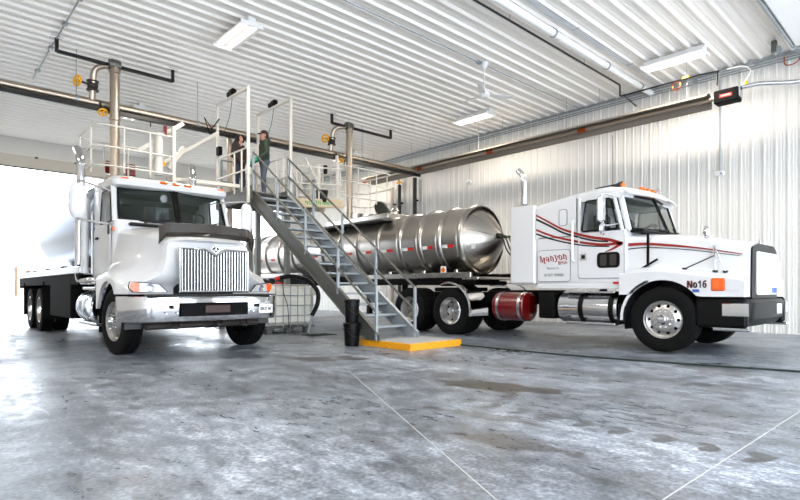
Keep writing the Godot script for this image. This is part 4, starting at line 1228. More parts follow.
	ribbon(cab, "red_stripe", [Vector2(-2.41, 2.52), Vector2(-2.16, 2.38), Vector2(-1.88, 2.22), Vector2(-1.55, 2.09), Vector2(-1.24, 2.0), Vector2(-0.9, 1.93), Vector2(-0.66, 1.84)], 0.03, 0.06, M.red_stripe, doorx)
	ribbon(cab, "black_stripe", [Vector2(-2.41, 2.44), Vector2(-2.1, 2.28), Vector2(-1.82, 2.13), Vector2(-1.5, 2.02), Vector2(-1.19, 1.935), Vector2(-0.92, 1.9)], 0.04, 0.03, M.black_stripe, doorx)
	ribbon(cab, "red_stripe", [Vector2(-2.41, 2.23), Vector2(-2.1, 2.1), Vector2(-1.77, 2.0), Vector2(-1.35, 1.9), Vector2(-1.0, 1.85), Vector2(-0.66, 1.86)], 0.035, 0.05, M.red_stripe, doorx)
	ribbon(cab, "black_stripe", [Vector2(-2.41, 2.15), Vector2(-2.1, 2.035), Vector2(-1.71, 1.925), Vector2(-1.3, 1.845), Vector2(-0.9, 1.81)], 0.035, 0.02, M.black_stripe, doorx)
	ribbon(cab, "red_stripe", [Vector2(-0.98, 1.72), Vector2(-0.85, 1.76), Vector2(-0.7, 1.84)], 0.01, 0.06, M.red_stripe, doorx)
	ribbon(t, "red_stripe", [Vector2(-0.66, 1.83), Vector2(-0.34, 1.83), Vector2(0.05, 1.785), Vector2(0.35, 1.74), Vector2(0.68, 1.68), Vector2(1.09, 1.59)], 0.055, 0.012, M.red_stripe, xs)
	ribbon(t, "black_stripe", [Vector2(-0.66, 1.75), Vector2(-0.29, 1.765), Vector2(0.35, 1.695), Vector2(1.06, 1.565)], 0.02, 0.008, M.black_stripe, xs)
	# side mirror on the door
	var mr := sub("mirror", t)
	obj("mirror_head", Shape.new().box(Vector3(-1.48, 2.45, -0.92), Vector3(0.2, 0.46, 0.09), 0.035), M.chrome, mr)
	obj("round_mirror", Shape.new().lathe([Vector2(0.0, 0.03), Vector2(0.09, 0.025), Vector2(0.115, 0.0), Vector2(0.1, -0.02), Vector2(0, -0.03)], Vector3(-1.46, 2.11, -0.9), Vector3(0, 0, 1), 20), M.chrome, mr)
	obj("mirror_arm", Shape.new().tube([Vector3(-1.17, 2.72, -0.8), Vector3(-1.47, 2.74, -0.9), Vector3(-1.47, 2.6, -0.92)], 0.016, 6, 0.05), M.chrome, mr)
	obj("mirror_arm", Shape.new().tube([Vector3(-1.19, 2.2, -0.72), Vector3(-1.45, 2.16, -0.88), Vector3(-1.46, 2.3, -0.92)], 0.014, 6, 0.05), M.chrome, mr)
	var mo := sub("mirror", t)
	obj("mirror_head", Shape.new().box(Vector3(1.48, 2.45, -0.92), Vector3(0.2, 0.46, 0.09), 0.035), M.chrome, mo)
	obj("mirror_arm", Shape.new().tube([Vector3(1.17, 2.72, -0.8), Vector3(1.47, 2.74, -0.9), Vector3(1.47, 2.2, -0.9), Vector3(1.19, 2.16, -0.8)], 0.016, 6, 0.05), M.chrome, mo)
	# fender mirror on a tripod
	var fm := sub("fender_mirror", t)
	obj("mirror_head", Shape.new().lathe([Vector2(0, 0.035), Vector2(0.08, 0.03), Vector2(0.11, 0.0), Vector2(0.09, -0.03), Vector2(0, -0.05)], Vector3(-1.08, 1.95, 0.63), Vector3(0.3, 0, 1), 18), M.chrome, fm)
	obj("mirror_leg", Shape.new().tube([Vector3(-1.08, 1.9, 0.67), Vector3(-1.05, 1.75, 0.72), Vector3(-1.1, 1.32, 0.76)], 0.011, 6), M.chrome, fm)
	obj("mirror_leg", Shape.new().tube([Vector3(-1.05, 1.75, 0.72), Vector3(-1.1, 1.32, 0.9)], 0.011, 6), M.chrome, fm)
	obj("mirror_leg", Shape.new().tube([Vector3(-1.05, 1.58, 0.73), Vector3(-1.12, 1.38, 0.32)], 0.011, 6), M.grimy_steel, fm)
	for q in [Vector3(-1.1, 1.33, 0.76), Vector3(-1.1, 1.32, 0.9), Vector3(-1.12, 1.38, 0.32)]:
		obj("mirror_foot", Shape.new().box(q, Vector3(0.07, 0.04, 0.07), 0.012), M.grimy_steel, fm)
	# roof lamps and aerial
	obj("beacon", Shape.new().lathe([Vector2(0.06, 0), Vector2(0.06, 0.05), Vector2(0.04, 0.08), Vector2(0, 0.085)], Vector3(-0.66, 2.94, -0.92), Vector3.UP, 14), M.orange_lens, t)
	obj("air_horn", Shape.new().lathe([Vector2(0.02, -0.2), Vector2(0.03, 0.0), Vector2(0.045, 0.2), Vector2(0.075, 0.3), Vector2(0.0, 0.28)], Vector3(-0.72, 2.97, -1.2), Vector3(0, 0, 1), 14), M.grimy_steel, t)
	for x in [-0.26, 0.0, 0.26]:
		obj("marker_lamp", Shape.new().box(Vector3(x, 2.94, -0.72), Vector3(0.16, 0.06, 0.08), 0.02), M.orange_lens, t)
	obj("spot_lamp", Shape.new().lathe([Vector2(0, -0.05), Vector2(0.05, -0.03), Vector2(0.07, 0.04), Vector2(0, 0.05)], Vector3(0.5, 2.98, -0.75), Vector3(0, 0, 1), 14), M.chrome, t)
	obj("aerial", Shape.new().tube([Vector3(-0.97, 2.85, -0.95), Vector3(-0.97, 3.85, -0.95)], 0.007, 6), M.black_plastic, t)
	# white fairing box behind the sleeper, exhaust stack
	var fa := sub("fairing", t)
	for s in [-1, 1]:
		obj("fairing_panel", Shape.new().box(Vector3(s * 1.12, 1.94, -2.74), Vector3(0.18, 1.62, 0.63), 0.05), M.white_paint, fa)
		if s > 0: continue
		var ex := sub("exhaust_stack", t)
		obj("stack_pipe", Shape.new().tube([Vector3(s * 0.9, 1.4, -2.9), Vector3(s * 0.9, 3.4, -2.9), Vector3(s * 0.92, 3.57, -3.04)], 0.062, 16, 0.1), M.chrome, ex)
		obj("stack_guard", Shape.new().lathe([Vector2(0.1, 0), Vector2(0.12, 0.03), Vector2(0.07, 0.08)], Vector3(s * 0.9, 2.75, -2.9), Vector3.UP, 18), M.chrome, ex)
	# polished fuel tank with straps and step
	for s in [-1, 1]:
		var ft := sub("fuel_tank", t)
		obj("tank_shell", Shape.new().lathe(dish(0.29, 1.14, 0.12), Vector3(s * 0.93, 0.7, -1.35), Vector3(0, 0, 1), 36), M.chrome, ft)
		for f in [-1.46, -0.88]:
			obj("strap", Shape.new().lathe([Vector2(0.292, -0.045), Vector2(0.302, -0.045), Vector2(0.302, 0.045), Vector2(0.292, 0.045)], Vector3(s * 0.93, 0.7, f), Vector3(0, 0, 1), 36), M.black_plastic, ft)
		obj("step", Shape.new().box(Vector3(s * 1.17, 0.42, -1.26), Vector3(0.16, 0.05, 0.95), 0.012), M.aluminium, ft)
		obj("top_step", Shape.new().box(Vector3(s * 1.1, 0.99, -1.3), Vector3(0.25, 0.035, 1.0), 0.01), M.aluminium, ft)
		obj("filler_cap", Shape.new().lathe([Vector2(0.07, 0), Vector2(0.07, 0.06), Vector2(0, 0.07)], Vector3(s * 1.02, 0.98, -1.1), Vector3(s * 0.4, 1, 0), 14), M.black_plastic, ft)
	obj("cab_skirt", Shape.new().box(Vector3(-1.16, 1.1, -1.52), Vector3(0.06, 0.1, 1.78), 0.015), M.white_paint, t)
	obj("battery_box", Shape.new().box(Vector3(-0.9, 0.72, -2.22), Vector3(0.5, 0.5, 0.36), 0.03), M.frame_black, t)
	# red air receiver drum with two bands
	var rd := sub("red_drum", t)
	obj("drum_shell", Shape.new().lathe(dish(0.3, 0.74, 0.14), Vector3(-0.92, 0.68, -3.12), Vector3(0, 0, 1), 36), M.red_paint, rd)
	for f in [-3.38, -2.84]:
		obj("band", Shape.new().lathe([Vector2(0.3, -0.03), Vector2(0.309, -0.03), Vector2(0.309, 0.03), Vector2(0.3, 0.03)], Vector3(-0.92, 0.68, f), Vector3(0, 0, 1), 36), M.aluminium, rd)
	obj("drain_cock", Shape.new().tube([Vector3(-0.92, 0.5, -2.72), Vector3(-0.92, 0.5, -2.65)], 0.02, 8), M.chrome, rd)
	obj("deck_plate", Shape.new().box(Vector3(0, 1.0, -3.4), Vector3(1.6, 0.05, 1.0), 0.01), M.frame_black, t)

# ---------------------------------------------------------------- tank trailer behind it
func tank_trailer() -> void:
	var t := thing("tank_trailer", "long ribbed stainless tank trailer coupled behind the striped tractor", "trailer", P(10.37, 0, 8.3))
	var yc := 2.26; var r := 0.82
	var barrel := sub("barrel", t)
	var len := 11.2
	obj("barrel_shell", Shape.new().lathe([Vector2(0, -len - 0.2), Vector2(0.5, -len - 0.14), Vector2(r - 0.06, -len - 0.05), Vector2(r, -len), Vector2(r, 0.02)], Vector3(0, yc, 0), Vector3(0, 0, 1), 64), M.stainless_tank, barrel)
	obj("front_head", Shape.new().lathe([Vector2(r + 0.004, 0.0), Vector2(r - 0.02, 0.06), Vector2(r - 0.1, 0.16), Vector2(0.42, 0.46), Vector2(0.12, 0.7), Vector2(0.06, 0.73), Vector2(0, 0.74)], Vector3(0, yc, 0), Vector3(0, 0, 1), 64), M.stainless_tank, barrel, 50)
	for k in 5:   # seams of the head
		var a := -0.3 + k * 0.62
		var d := Vector3(-cos(a), sin(a), 0)
		obj("head_seam", Shape.new().tube([Vector3(0, yc, 0) + d * (r - 0.1) + Vector3(0, 0, 0.163), Vector3(0, yc, 0) + d * 0.42 + Vector3(0, 0, 0.462), Vector3(0, yc, 0) + d * 0.12 + Vector3(0, 0, 0.702)], 0.006, 5), M.stainless, barrel)
	var bands := [0.06, -0.62, -1.3, -2.05, -2.95]
	var z := -3.85
	while z > -len:
		bands.append(z); z -= 0.9
	for f in bands:
		obj("band", Shape.new().lathe([Vector2(r - 0.004, -0.1), Vector2(r + 0.03, -0.075), Vector2(r + 0.05, -0.03), Vector2(r + 0.05, 0.03), Vector2(r + 0.03, 0.075), Vector2(r - 0.004, 0.1)], Vector3(0, yc, f), Vector3(0, 0, 1), 64), M.stainless_tank, barrel)
	# red and white reflective tape between the bands
	for i in bands.size() - 1:
		var f0: float = bands[i] - 0.1; var f1: float = bands[i + 1] + 0.1
		var n := 1
		for k in n:
			var a := lerpf(f0, f1, 0.2); var b := lerpf(f0, f1, 0.95); var m := (a + b) / 2
			for q in [[a, m, M.red_tape], [m, b, M.white_tape]]:
				var rg := []
				for e in [-0.038, 0.038]:
					var y: float = -0.17 + e
					rg.append(y)
				var x0 := -sqrt(r * r - rg[0] * rg[0]) - 0.003; var x1 := -sqrt(r * r - rg[1] * rg[1]) - 0.003
				obj("reflective_tape", Shape.new().plate([Vector3(x0, yc + rg[0], q[0]), Vector3(x0, yc + rg[0], q[1]), Vector3(x1, yc + rg[1], q[1]), Vector3(x1, yc + rg[1], q[0])], Vector3(-1, -0.2, 0), 0.003), q[2], barrel)
	side_plate(barrel, "head_label", [Vector2(0.28, 2.0), Vector2(0.40, 2.0), Vector2(0.40, 2.12), Vector2(0.28, 2.12)], -0.62, 0.006, M.plate_white, 0.01)
	# under-frame
	var fr := sub("frame", t)
	for s in [-1, 1]:
		obj("side_rail", Shape.new().box(Vector3(s * 0.88, 1.38, -1.4), Vector3(0.08, 0.13, 3.8), 0.012), M.stainless, fr)
		obj("main_rail", Shape.new().box(Vector3(s * 0.42, 1.3, -5.6), Vector3(0.1, 0.26, 11.8), 0.015), M.frame_black, fr)
		obj("hose_tube", Shape.new().box(Vector3(s * 1.08, 1.49, -7.9), Vector3(0.2, 0.17, 2.9), 0.04), M.white_paint, fr)
		obj("tool_box", Shape.new().box(Vector3(s * 1.0, 1.32, -5.9), Vector3(0.4, 0.3, 0.9), 0.03), M.frame_black, fr)
	for f in [-0.2, -1.3, -2.6, -4.2, -6.0, -8.0, -9.4]:
		obj("saddle", Shape.new().box(Vector3(0, 1.46, f), Vector3(1.3, 0.16, 0.12), 0.02), M.stainless, fr)
	obj("kingpin_plate", Shape.new().box(Vector3(0, 1.2, -0.6), Vector3(1.3, 0.1, 2.0), 0.02), M.frame_black, fr)
	obj("front_apron", Shape.new().box(Vector3(0, 1.3, 0.42), Vector3(1.7, 0.07, 0.5), 0.015), M.stainless, fr)
	var pl := sub("placard", t)
	side_plate(pl, "placard_board", [Vector2(-0.44, 1.42), Vector2(-0.26, 1.42), Vector2(-0.26, 1.6), Vector2(-0.44, 1.6)], -0.9, 0.012, M.plate_white, 0.01)
	side_plate(pl, "placard_diamond", [Vector2(-0.35, 1.435), Vector2(-0.275, 1.51), Vector2(-0.35, 1.585), Vector2(-0.425, 1.51)], -0.913, 0.004, M.orange_lens, 0.005)
	# running gear
	for f in [-9.7, -11.0]:
		for s in [-1, 1]:
			wheel(t, Vector3(s * 1.07, 0.53, f), s, 0.53, 0.27, "drive")
			wheel(t, Vector3(s * 0.74, 0.53, f), s, 0.53, 0.27, "drive")
		obj("axle", Shape.new().tube([Vector3(-0.9, 0.53, f), Vector3(0.9, 0.53, f)], 0.09, 12), M.frame_black, t)
	for s in [-1, 1]:
		var fe := []
		for k in 17:
			var f := lerpf(-8.95, -11.75, k / 16.0)
			var e := maxf(0.0, absf(f + 10.35) - 0.9) / 0.5
			var y := 1.14 - 0.3 * e * e
			fe.append([Vector3(s * 1.24, y, f), Vector3(s * 0.56, y, f), Vector3(s * 0.56, y - 0.03, f), Vector3(s * 1.24, y - 0.03, f)])
		obj("fender", Shape.new().loft(fe), M.stainless, t)
		var lg := sub("landing_gear", t)
		obj("leg", Shape.new().box(Vector3(s * 0.7, 0.75, -3.4), Vector3(0.14, 0.9, 0.14), 0.015), M.frame_black, lg)
		obj("foot", Shape.new().box(Vector3(s * 0.7, 0.28, -3.4), Vector3(0.28, 0.04, 0.28), 0.01), M.frame_black, lg)
	# dome box on top with raised lid, walkway
	var top := sub("dome_box", t)
	obj("spill_pan", Shape.new().box(Vector3(0, yc + r + 0.06, -4.4), Vector3(0.9, 0.16, 3.0), 0.02), M.stainless, top)
	obj("walkway", Shape.new().box(Vector3(-0.62, yc + 0.72, -4.4), Vector3(0.45, 0.05, 3.4), 0.01), M.galvanised_dull, top)
	obj("manhole_ring", Shape.new().lathe([Vector2(0.3, 0), Vector2(0.3, 0.16), Vector2(0.26, 0.16), Vector2(0.26, 0.0)], Vector3(0, yc + r + 0.12, -4.5), Vector3.UP, 28), M.stainless, top)
	obj("manhole_lid", Shape.new().lathe([Vector2(0.3, 0), Vector2(0.31, 0.04), Vector2(0.15, 0.1), Vector2(0, 0.11)], Vector3(0.45, yc + r + 0.42, -4.2), Vector3(0.8, 0.55, 0), 28), M.galvanised_dull, top)
	for f in [-3.2, -5.4]:
		obj("vent_valve", Shape.new().lathe([Vector2(0.1, 0), Vector2(0.1, 0.12), Vector2(0.14, 0.14), Vector2(0.06, 0.24), Vector2(0, 0.25)], Vector3(0.1, yc + r + 0.12, f), Vector3.UP, 16), M.stainless, top)
	# air lines at the front head
	var tones := [M.black_plastic, M.black_plastic, mat("green_line", Color(0.1, 0.35, 0.15), 0.5), M.red_stripe, M.black_plastic, M.black_plastic]
	obj("line_bracket", Shape.new().box(Vector3(-0.1, yc + 0.05, 0.72), Vector3(0.24, 0.12, 0.08), 0.02), M.grimy_steel, t)
	for k in 6:
		var x := -0.24 + k * 0.06
		obj("air_line", Shape.new().tube([Vector3(x, yc + 0.04, 0.74), Vector3(x - 0.05, yc - 0.02 + 0.03 * (k % 3), 0.95 + 0.03 * k), Vector3(x - 0.12 + 0.03 * k, yc - 0.35 - 0.06 * (k % 3), 1.1 + 0.07 * k), Vector3(x * 0.5, 1.5, 1.45 + 0.05 * (k % 3)), Vector3(x * 0.4, 1.2, 1.7)], 0.016, 7, 0.3), tones[k], t)

# ---------------------------------------------------------------- platform with stair
func platform() -> void:
	var x0 := 6.15; var x1 := 7.12
	var u0 := 7.25; var u1 := 11.9; var u2 := 13.7
	var h0 := 0.13; var h1 := 3.45
	var pd := thing("stair_pad", "low concrete pad with yellow painted edges at the foot of stairs", "concrete pad", P(6.85, 0, 7.1))
	obj("pad_block", Shape.new().box(Vector3(0.0, 0.06, 0), Vector3(1.28, 0.12, 1.34), 0.01), M.concrete, pd)
	obj("painted_edge", Shape.new().box(Vector3(0.0, 0.06, 0.68), Vector3(1.3, 0.122, 0.02), 0.004), M.yellow_paint, pd)
	obj("painted_edge", Shape.new().box(Vector3(-0.65, 0.06, 0.005), Vector3(0.02, 0.122, 1.35), 0.004), M.yellow_paint, pd)
	var t := thing("loading_platform", "galvanised steel stair and raised loading platform between the two trucks", "platform", P(6.63, 0, 9.5))
	var off := -t.position
	var q := func(x: float, h: float, u: float) -> Vector3: return P(x, h, u) + off
	var stair := sub("stair", t)
	var g: Material = M.galvanised; var gd: Material = M.galvanised_dull
	for x in [x0, x1]:
		var m: Material = g if x == x1 else gd
		var pts := [q.call(x, h0 - 0.01, u0 - 0.08), q.call(x, h0 + 0.1, u0 - 0.08), q.call(x, h1, u1 - 0.05), q.call(x, h1, u1 + 0.05), q.call(x, h1 - 0.3, u1 + 0.05), q.call(x, h0 - 0.01, u0 + 0.32)]
		obj("stringer", Shape.new().plate(pts, Vector3(1, 0, 0), 0.014), m, stair)
		var a: Vector3 = q.call(x, h0 + 0.1, u0 - 0.08); var b: Vector3 = q.call(x, h1, u1 - 0.05)
		obj("stringer_flange", Shape.new().bar(a, b, 0.07, 0.012), m, stair)
		var c: Vector3 = q.call(x, h0, u0 + 0.32); var d: Vector3 = q.call(x, h1 - 0.3, u1 + 0.05)
		obj("stringer_flange", Shape.new().bar(c, d, 0.07, 0.012), m, stair)
	var n := 15
	for k in n:
		var f := (k + 1) / float(n + 1)
		var u := lerpf(u0 + 0.05, u1 + 0.05, f); var h := lerpf(h0, h1, f)
		obj("tread", Shape.new().box(q.call((x0 + x1) / 2, h, u), Vector3(x1 - x0 - 0.03, 0.04, 0.27), 0.006), g, stair)
	# stair rails
	for x in [x0, x1]:
		var rail := sub("stair_rail", t)
		for rise in [0.95, 0.5]:
			obj("handrail", Shape.new().tube([q.call(x, h0 + rise, u0), q.call(x, h1 + rise, u1)], 0.024, 8), gd, rail)
		for k in 5:
			var f := k / 4.0
			var u := lerpf(u0, u1, f); var h := lerpf(h0, h1, f)
			obj("rail_post", Shape.new().box(q.call(x, h + 0.48, u), Vector3(0.05, 0.98, 0.05), 0.006), g, rail)
	# deck, beams and columns
	var dk := sub("deck", t)
	var planks := 6
	for k in planks:
		var xx := lerpf(x0, x1, (k + 0.5) / planks)
		obj("deck_plank", Shape.new().box(q.call(xx, h1 - 0.02, (u1 + u2) / 2), Vector3((x1 - x0) / planks - 0.012, 0.04, u2 - u1), 0.005), gd, dk)
	for x in [x0 - 0.04, x1 + 0.04]:
		obj("edge_beam", Shape.new().box(q.call(x, h1 - 0.1, (u1 + u2) / 2), Vector3(0.07, 0.24, u2 - u1), 0.008), gd, dk)
		obj("toe_board", Shape.new().box(q.call(x, h1 + 0.08, (u1 + u2) / 2), Vector3(0.01, 0.12, u2 - u1), 0.002), gd, dk)
		for u in [u1 + 0.12, u2 - 0.12]:
			obj("column", Shape.new().box(q.call(x, (h1 - 0.2) / 2, u), Vector3(0.13, h1 - 0.2, 0.13), 0.01), gd, dk)
			obj("base_plate", Shape.new().box(q.call(x, 0.01, u), Vector3(0.28, 0.02, 0.28), 0.004), gd, dk)
	obj("end_beam", Shape.new().box(q.call((x0 + x1) / 2, h1 - 0.1, u2), Vector3(x1 - x0 + 0.1, 0.22, 0.07), 0.008), gd, dk)
	var gr := sub("guard_rail", t)
	for h in [0.5, 1.07]:
		obj("rail", Shape.new().tube([q.call(x0, h1 + h, u2), q.call(x1, h1 + h, u2)], 0.024, 8), g, gr)
	for x in [x0, x1]:
		obj("rail_post", Shape.new().box(q.call(x, h1 + 0.52, u2), Vector3(0.05, 1.1, 0.05), 0.006), g, gr)
	# tall portal frames with gates on both sides
	for x in [6.02, 7.2]:
		var pf := sub("portal_frame", t)
		for u in [u1, u2 - 0.05]:
			obj("portal_post", Shape.new().box(q.call(x, (h1 + 5.95) / 2 - 0.15, u), Vector3(0.065, 5.95 - h1 + 0.3, 0.065), 0.008), M.white_rail, pf)
		obj("portal_bar", Shape.new().box(q.call(x, 5.95, (u1 + u2 - 0.05) / 2), Vector3(0.065, 0.065, u2 - u1), 0.008), M.white_rail, pf)
		for h in [0.52, 1.05]:
			obj("gate_rail", Shape.new().tube([q.call(x, h1 + h, u1), q.call(x, h1 + h, u2 - 0.05)], 0.022, 8), M.white_rail, pf)
		for u in [u1 + 0.35, u1 + 0.75]:
			obj("gate_post", Shape.new().tube([q.call(x, h1, u), q.call(x, h1 + 1.05, u)], 0.022, 8), M.white_rail, pf)
		var lp := sub("flood_lamp", t)
		var c: Vector3 = q.call(x, 6.06, u1 + 0.85)
		obj("lamp_head", Shape.new().box(c, Vector3(0.14, 0.16, 0.2), 0.03).box(c + Vector3(0.02, 0.0, -0.22), Vector3(0.12, 0.14, 0.16), 0.03), M.black_plastic, lp)
		obj("lamp_stem", Shape.new().tube([c, c + Vector3(0, -0.12, -0.05)], 0.015, 6), M.black_plastic, lp)
		obj("lamp_cable", Shape.new().tube([c + Vector3(0, -0.05, 0), c + Vector3(0, -0.6, -0.15), c + Vector3(0, -1.0, -0.6)], 0.007, 5, 0.3), M.black_plastic, lp)
	# control boxes on the rail
	obj("control_box", Shape.new().box(q.call(6.0, h1 + 1.25, u2 - 0.2), Vector3(0.1, 0.22, 0.18), 0.01), M.frame_black, t)
	gangways()

func gangways() -> void:
	# right gangway with tilted beige side boards
	var t := thing("folding_gangway", "beige sided gangway with green lettering reaching over the tank trailer", "gangway", P(7.15, 3.29, 12.45))
	var rise := 0.085
	var dir := Vector3(1, rise, 0).normalized()
	var L := 1.8
	for w in [0.45, -0.45]:
		var a := Vector3(0, 0, w)
		obj("side_board", Shape.new().bar(a, a + dir * L, 0.05, 0.24, 0.02), M.beige_panel, t)
	for k in 6:
		var a := dir * (L * (k + 0.5) / 6)
		obj("deck_plank", Shape.new().box(a + Vector3(0, 0.02, 0), Vector3(L / 6 - 0.02, 0.03, 0.84), 0.004, Basis(Vector3(0, 0, 1), rise)), M.galvanised_dull, t)
	var face := Basis(Vector3(0, 0, 1), rise)
	lettering("side_lettering", "NORTH AMS", 0.13, Transform3D(face, Vector3(0.95, 0.1, 0.478)), M.green_text, t, "Droid Sans", -0.2, true, 0.85)
	obj("hinge_tube", Shape.new().tube([Vector3(0, -0.05, -0.5), Vector3(0, -0.05, 0.5)], 0.06, 12), M.galvanised, t)
	obj("spring_drum", Shape.new().lathe([Vector2(0, -0.2), Vector2(0.16, -0.2), Vector2(0.17, -0.18), Vector2(0.17, 0.18), Vector2(0.16, 0.2), Vector2(0, 0.2)], Vector3(0.35, 0.35, 0.0), Vector3.UP, 20), M.galvanised, t)
	obj("under_beam", Shape.new().bar(Vector3(0, -0.16, 0.2), Vector3(0.9, -0.1, 0.2), 0.08, 0.1, 0.01), M.galvanised_dull, t)
	for w in [0.43, -0.43]:
		for h in [0.55, 1.0]:
			obj("handrail", Shape.new().tube([Vector3(0.3, h, w), Vector3(0.3, h, w) + dir * (L - 0.3)], 0.022, 8), M.white_rail, t)
		for s in [0.3, 1.0, 1.72]:
			obj("rail_post", Shape.new().tube([dir * s + Vector3(0, 0, w), dir * s + Vector3(0, 1.0, w)], 0.024, 8), M.white_rail, t)
		obj("link_arm", Shape.new().bar(Vector3(0.55, 1.25, w), Vector3(1.0, 0.6, w), 0.05, 0.05, 0.008), M.white_rail, t)
	var b := thing("bucket", "black plastic bucket standing on the beige gangway", "bucket", P(8.3, 3.42, 12.1))
	obj("pail", Shape.new().lathe([Vector2(0, 0), Vector2(0.14, 0), Vector2(0.165, 0.3), Vector2(0.175, 0.3), Vector2(0.175, 0.33), Vector2(0.16, 0.33), Vector2(0.13, 0.02), Vector2(0, 0.02)], Vector3.ZERO, Vector3.UP, 24), M.black_plastic, b)
	# cages
	cage("safety_cage", "white railed safety cage hanging above the ribbed tank trailer", 9.15, 11.35, 12.55, 14.0, 3.75, [3.8, 4.25, 4.7], 7.25, 3.6)
	cage("safety_cage", "white railed safety cage hanging above the white tank truck roof", 2.8, 4.4, 12.3, 13.9, 3.6, [3.65, 4.05, 4.5], 6.0, 3.6)
	# raised link arms between left cage and frame
	var a := thing("counterbalance_arm", "white counterbalance beam rising from the truck cage to the portal frame", "lift arm", P(4.5, 4.1, 13.5))
	obj("beam", Shape.new().bar(Vector3(0.0, 0.0, 0.0), Vector3(1.5, 1.1, -0.1), 0.06, 0.085, 0.01), M.white_rail, a)
	obj("spring_box", Shape.new().bar(Vector3(0.15, -0.1, 0.12), Vector3(0.55, 0.5, 0.1), 0.1, 0.12, 0.02), M.white_rail, a)
	obj("pivot", Shape.new().tube([Vector3(0, 0, -0.15), Vector3(0, 0, 0.18)], 0.07, 12), M.valve_yellow, a)
	obj("cable_anchor", Shape.new().tube([Vector3(1.25, 1.0, 0), Vector3(1.1, 1.4, 0), Vector3(1.3, 1.15, 0), Vector3(1.5, 1.45, 0)], 0.02, 6), M.frame_black, a)
	var a2 := thing("counterbalance_arm", "shorter white counterbalance beam at the near side of truck cage", "lift arm", P(3.7, 4.1, 12.5))
	obj("beam", Shape.new().bar(Vector3.ZERO, Vector3(0.98, 0.82, 0), 0.08, 0.1, 0.01), M.white_rail, a2)
	obj("grip", Shape.new().box(Vector3(0.55, 0.55, 0.07), Vector3(0.08, 0.22, 0.06), 0.015), M.red_paint, a2)

func cage(called: String, label: String, x0: float, x1: float, u0: float, u1: float, base: float, levels: Array, from_x: float, from_h: float) -> void:
	var t := thing(called, label, "safety cage", P((x0 + x1) / 2, base, (u0 + u1) / 2))
	var off := -t.position
	var open_right := from_x > x1
	for h in levels:
		var loop := [P(x1 if open_right else x0, h, u0), P(x0 if open_right else x1, h, u0), P(x0 if open_right else x1, h, u1), P(x1 if open_right else x0, h, u1)]
		obj("hoop_rail", Shape.new().tube(loop.map(func(p): return p + off), 0.02, 8, 0.3), M.white_rail, t)
	for x in [x0 + 0.05, lerpf(x0, x1, 0.35), lerpf(x0, x1, 0.68), x1]:
		for u in [u0, u1]:
			if (x == x0 + 0.05 and not open_right) or (x == x1 and open_right) or (x > x0 + 0.1 and x < x1):
				obj("cage_post", Shape.new().tube([P(x, levels[0] - 0.12, u) + off, P(x, levels[2], u) + off], 0.02, 8), M.white_rail, t)
	var far_x := x0 if open_right else x1
	for u in [u0 + 0.3, u1 - 0.3]:
		obj("cage_post", Shape.new().tube([P(far_x, levels[0] - 0.12, u) + off, P(far_x, levels[2], u) + off], 0.02, 8), M.white_rail, t)
	# hanger frame back to the platform
	var near_x := x1 if open_right else x0
	for u in [u0 + 0.02, u1 - 0.02]:
		obj("hanger_post", Shape.new().box(P(near_x, (levels[0] + levels[2]) / 2, u) + off, Vector3(0.08, levels[2] - levels[0] + 0.5, 0.08), 0.01), M.white_rail, t)
		obj("hanger_arm", Shape.new().bar(P(near_x, levels[0] - 0.1, u) + off, P(from_x, from_h, clampf(u, 12.1, 13.5)) + off, 0.07, 0.09, 0.01), M.white_rail, t)
	if open_right:
		for x in [near_x - 0.9, near_x - 0.45]:
			obj("counterweight", Shape.new().box(P(x, 3.95, u1 + 0.1) + off, Vector3(0.22, 0.3, 0.2), 0.02), M.red_paint, t)
		obj("gas_spring", Shape.new().tube([P(near_x - 0.3, 3.6, u0 + 0.1) + off, P(near_x - 0.3, 4.55, u0 + 0.1) + off], 0.09, 12), M.white_rail, t)
	else:
		for x in [near_x - 0.6]:
			obj("gas_spring", Shape.new().tube([P(x, 3.6, u0 + 0.1) + off, P(x, 4.6, u0 + 0.1) + off], 0.08, 12), M.white_rail, t)
		obj("deck_hook", Shape.new().box(P(near_x - 0.35, 4.5, u0 + 0.1) + off, Vector3(0.1, 0.25, 0.1), 0.02), M.frame_black, t)

# ---------------------------------------------------------------- loading pipes
func hand_wheel(parent: Node, c: Vector3, n: Vector3, r: float) -> void:
	var w := sub("hand_wheel", parent)
	obj("wheel_ring", Shape.new().tube(circle(c, n, r, 20), r * 0.2, 7, 0.0, -1.0, true), M.valve_yellow, w)
	var sp := Shape.new()
	var e := n.cross(Vector3.UP if absf(n.y) < 0.9 else Vector3.RIGHT).normalized(); var g := n.cross(e)
	for k in 3:
		var a := TAU * k / 3
		sp.tube([c, c + (e * cos(a) + g * sin(a)) * r], r * 0.16, 6)
	sp.lathe([Vector2(r * 0.3, -0.02), Vector2(r * 0.3, 0.03), Vector2(0, 0.03)], c, n, 10)
	obj("wheel_spokes", sp, M.valve_yellow, w)

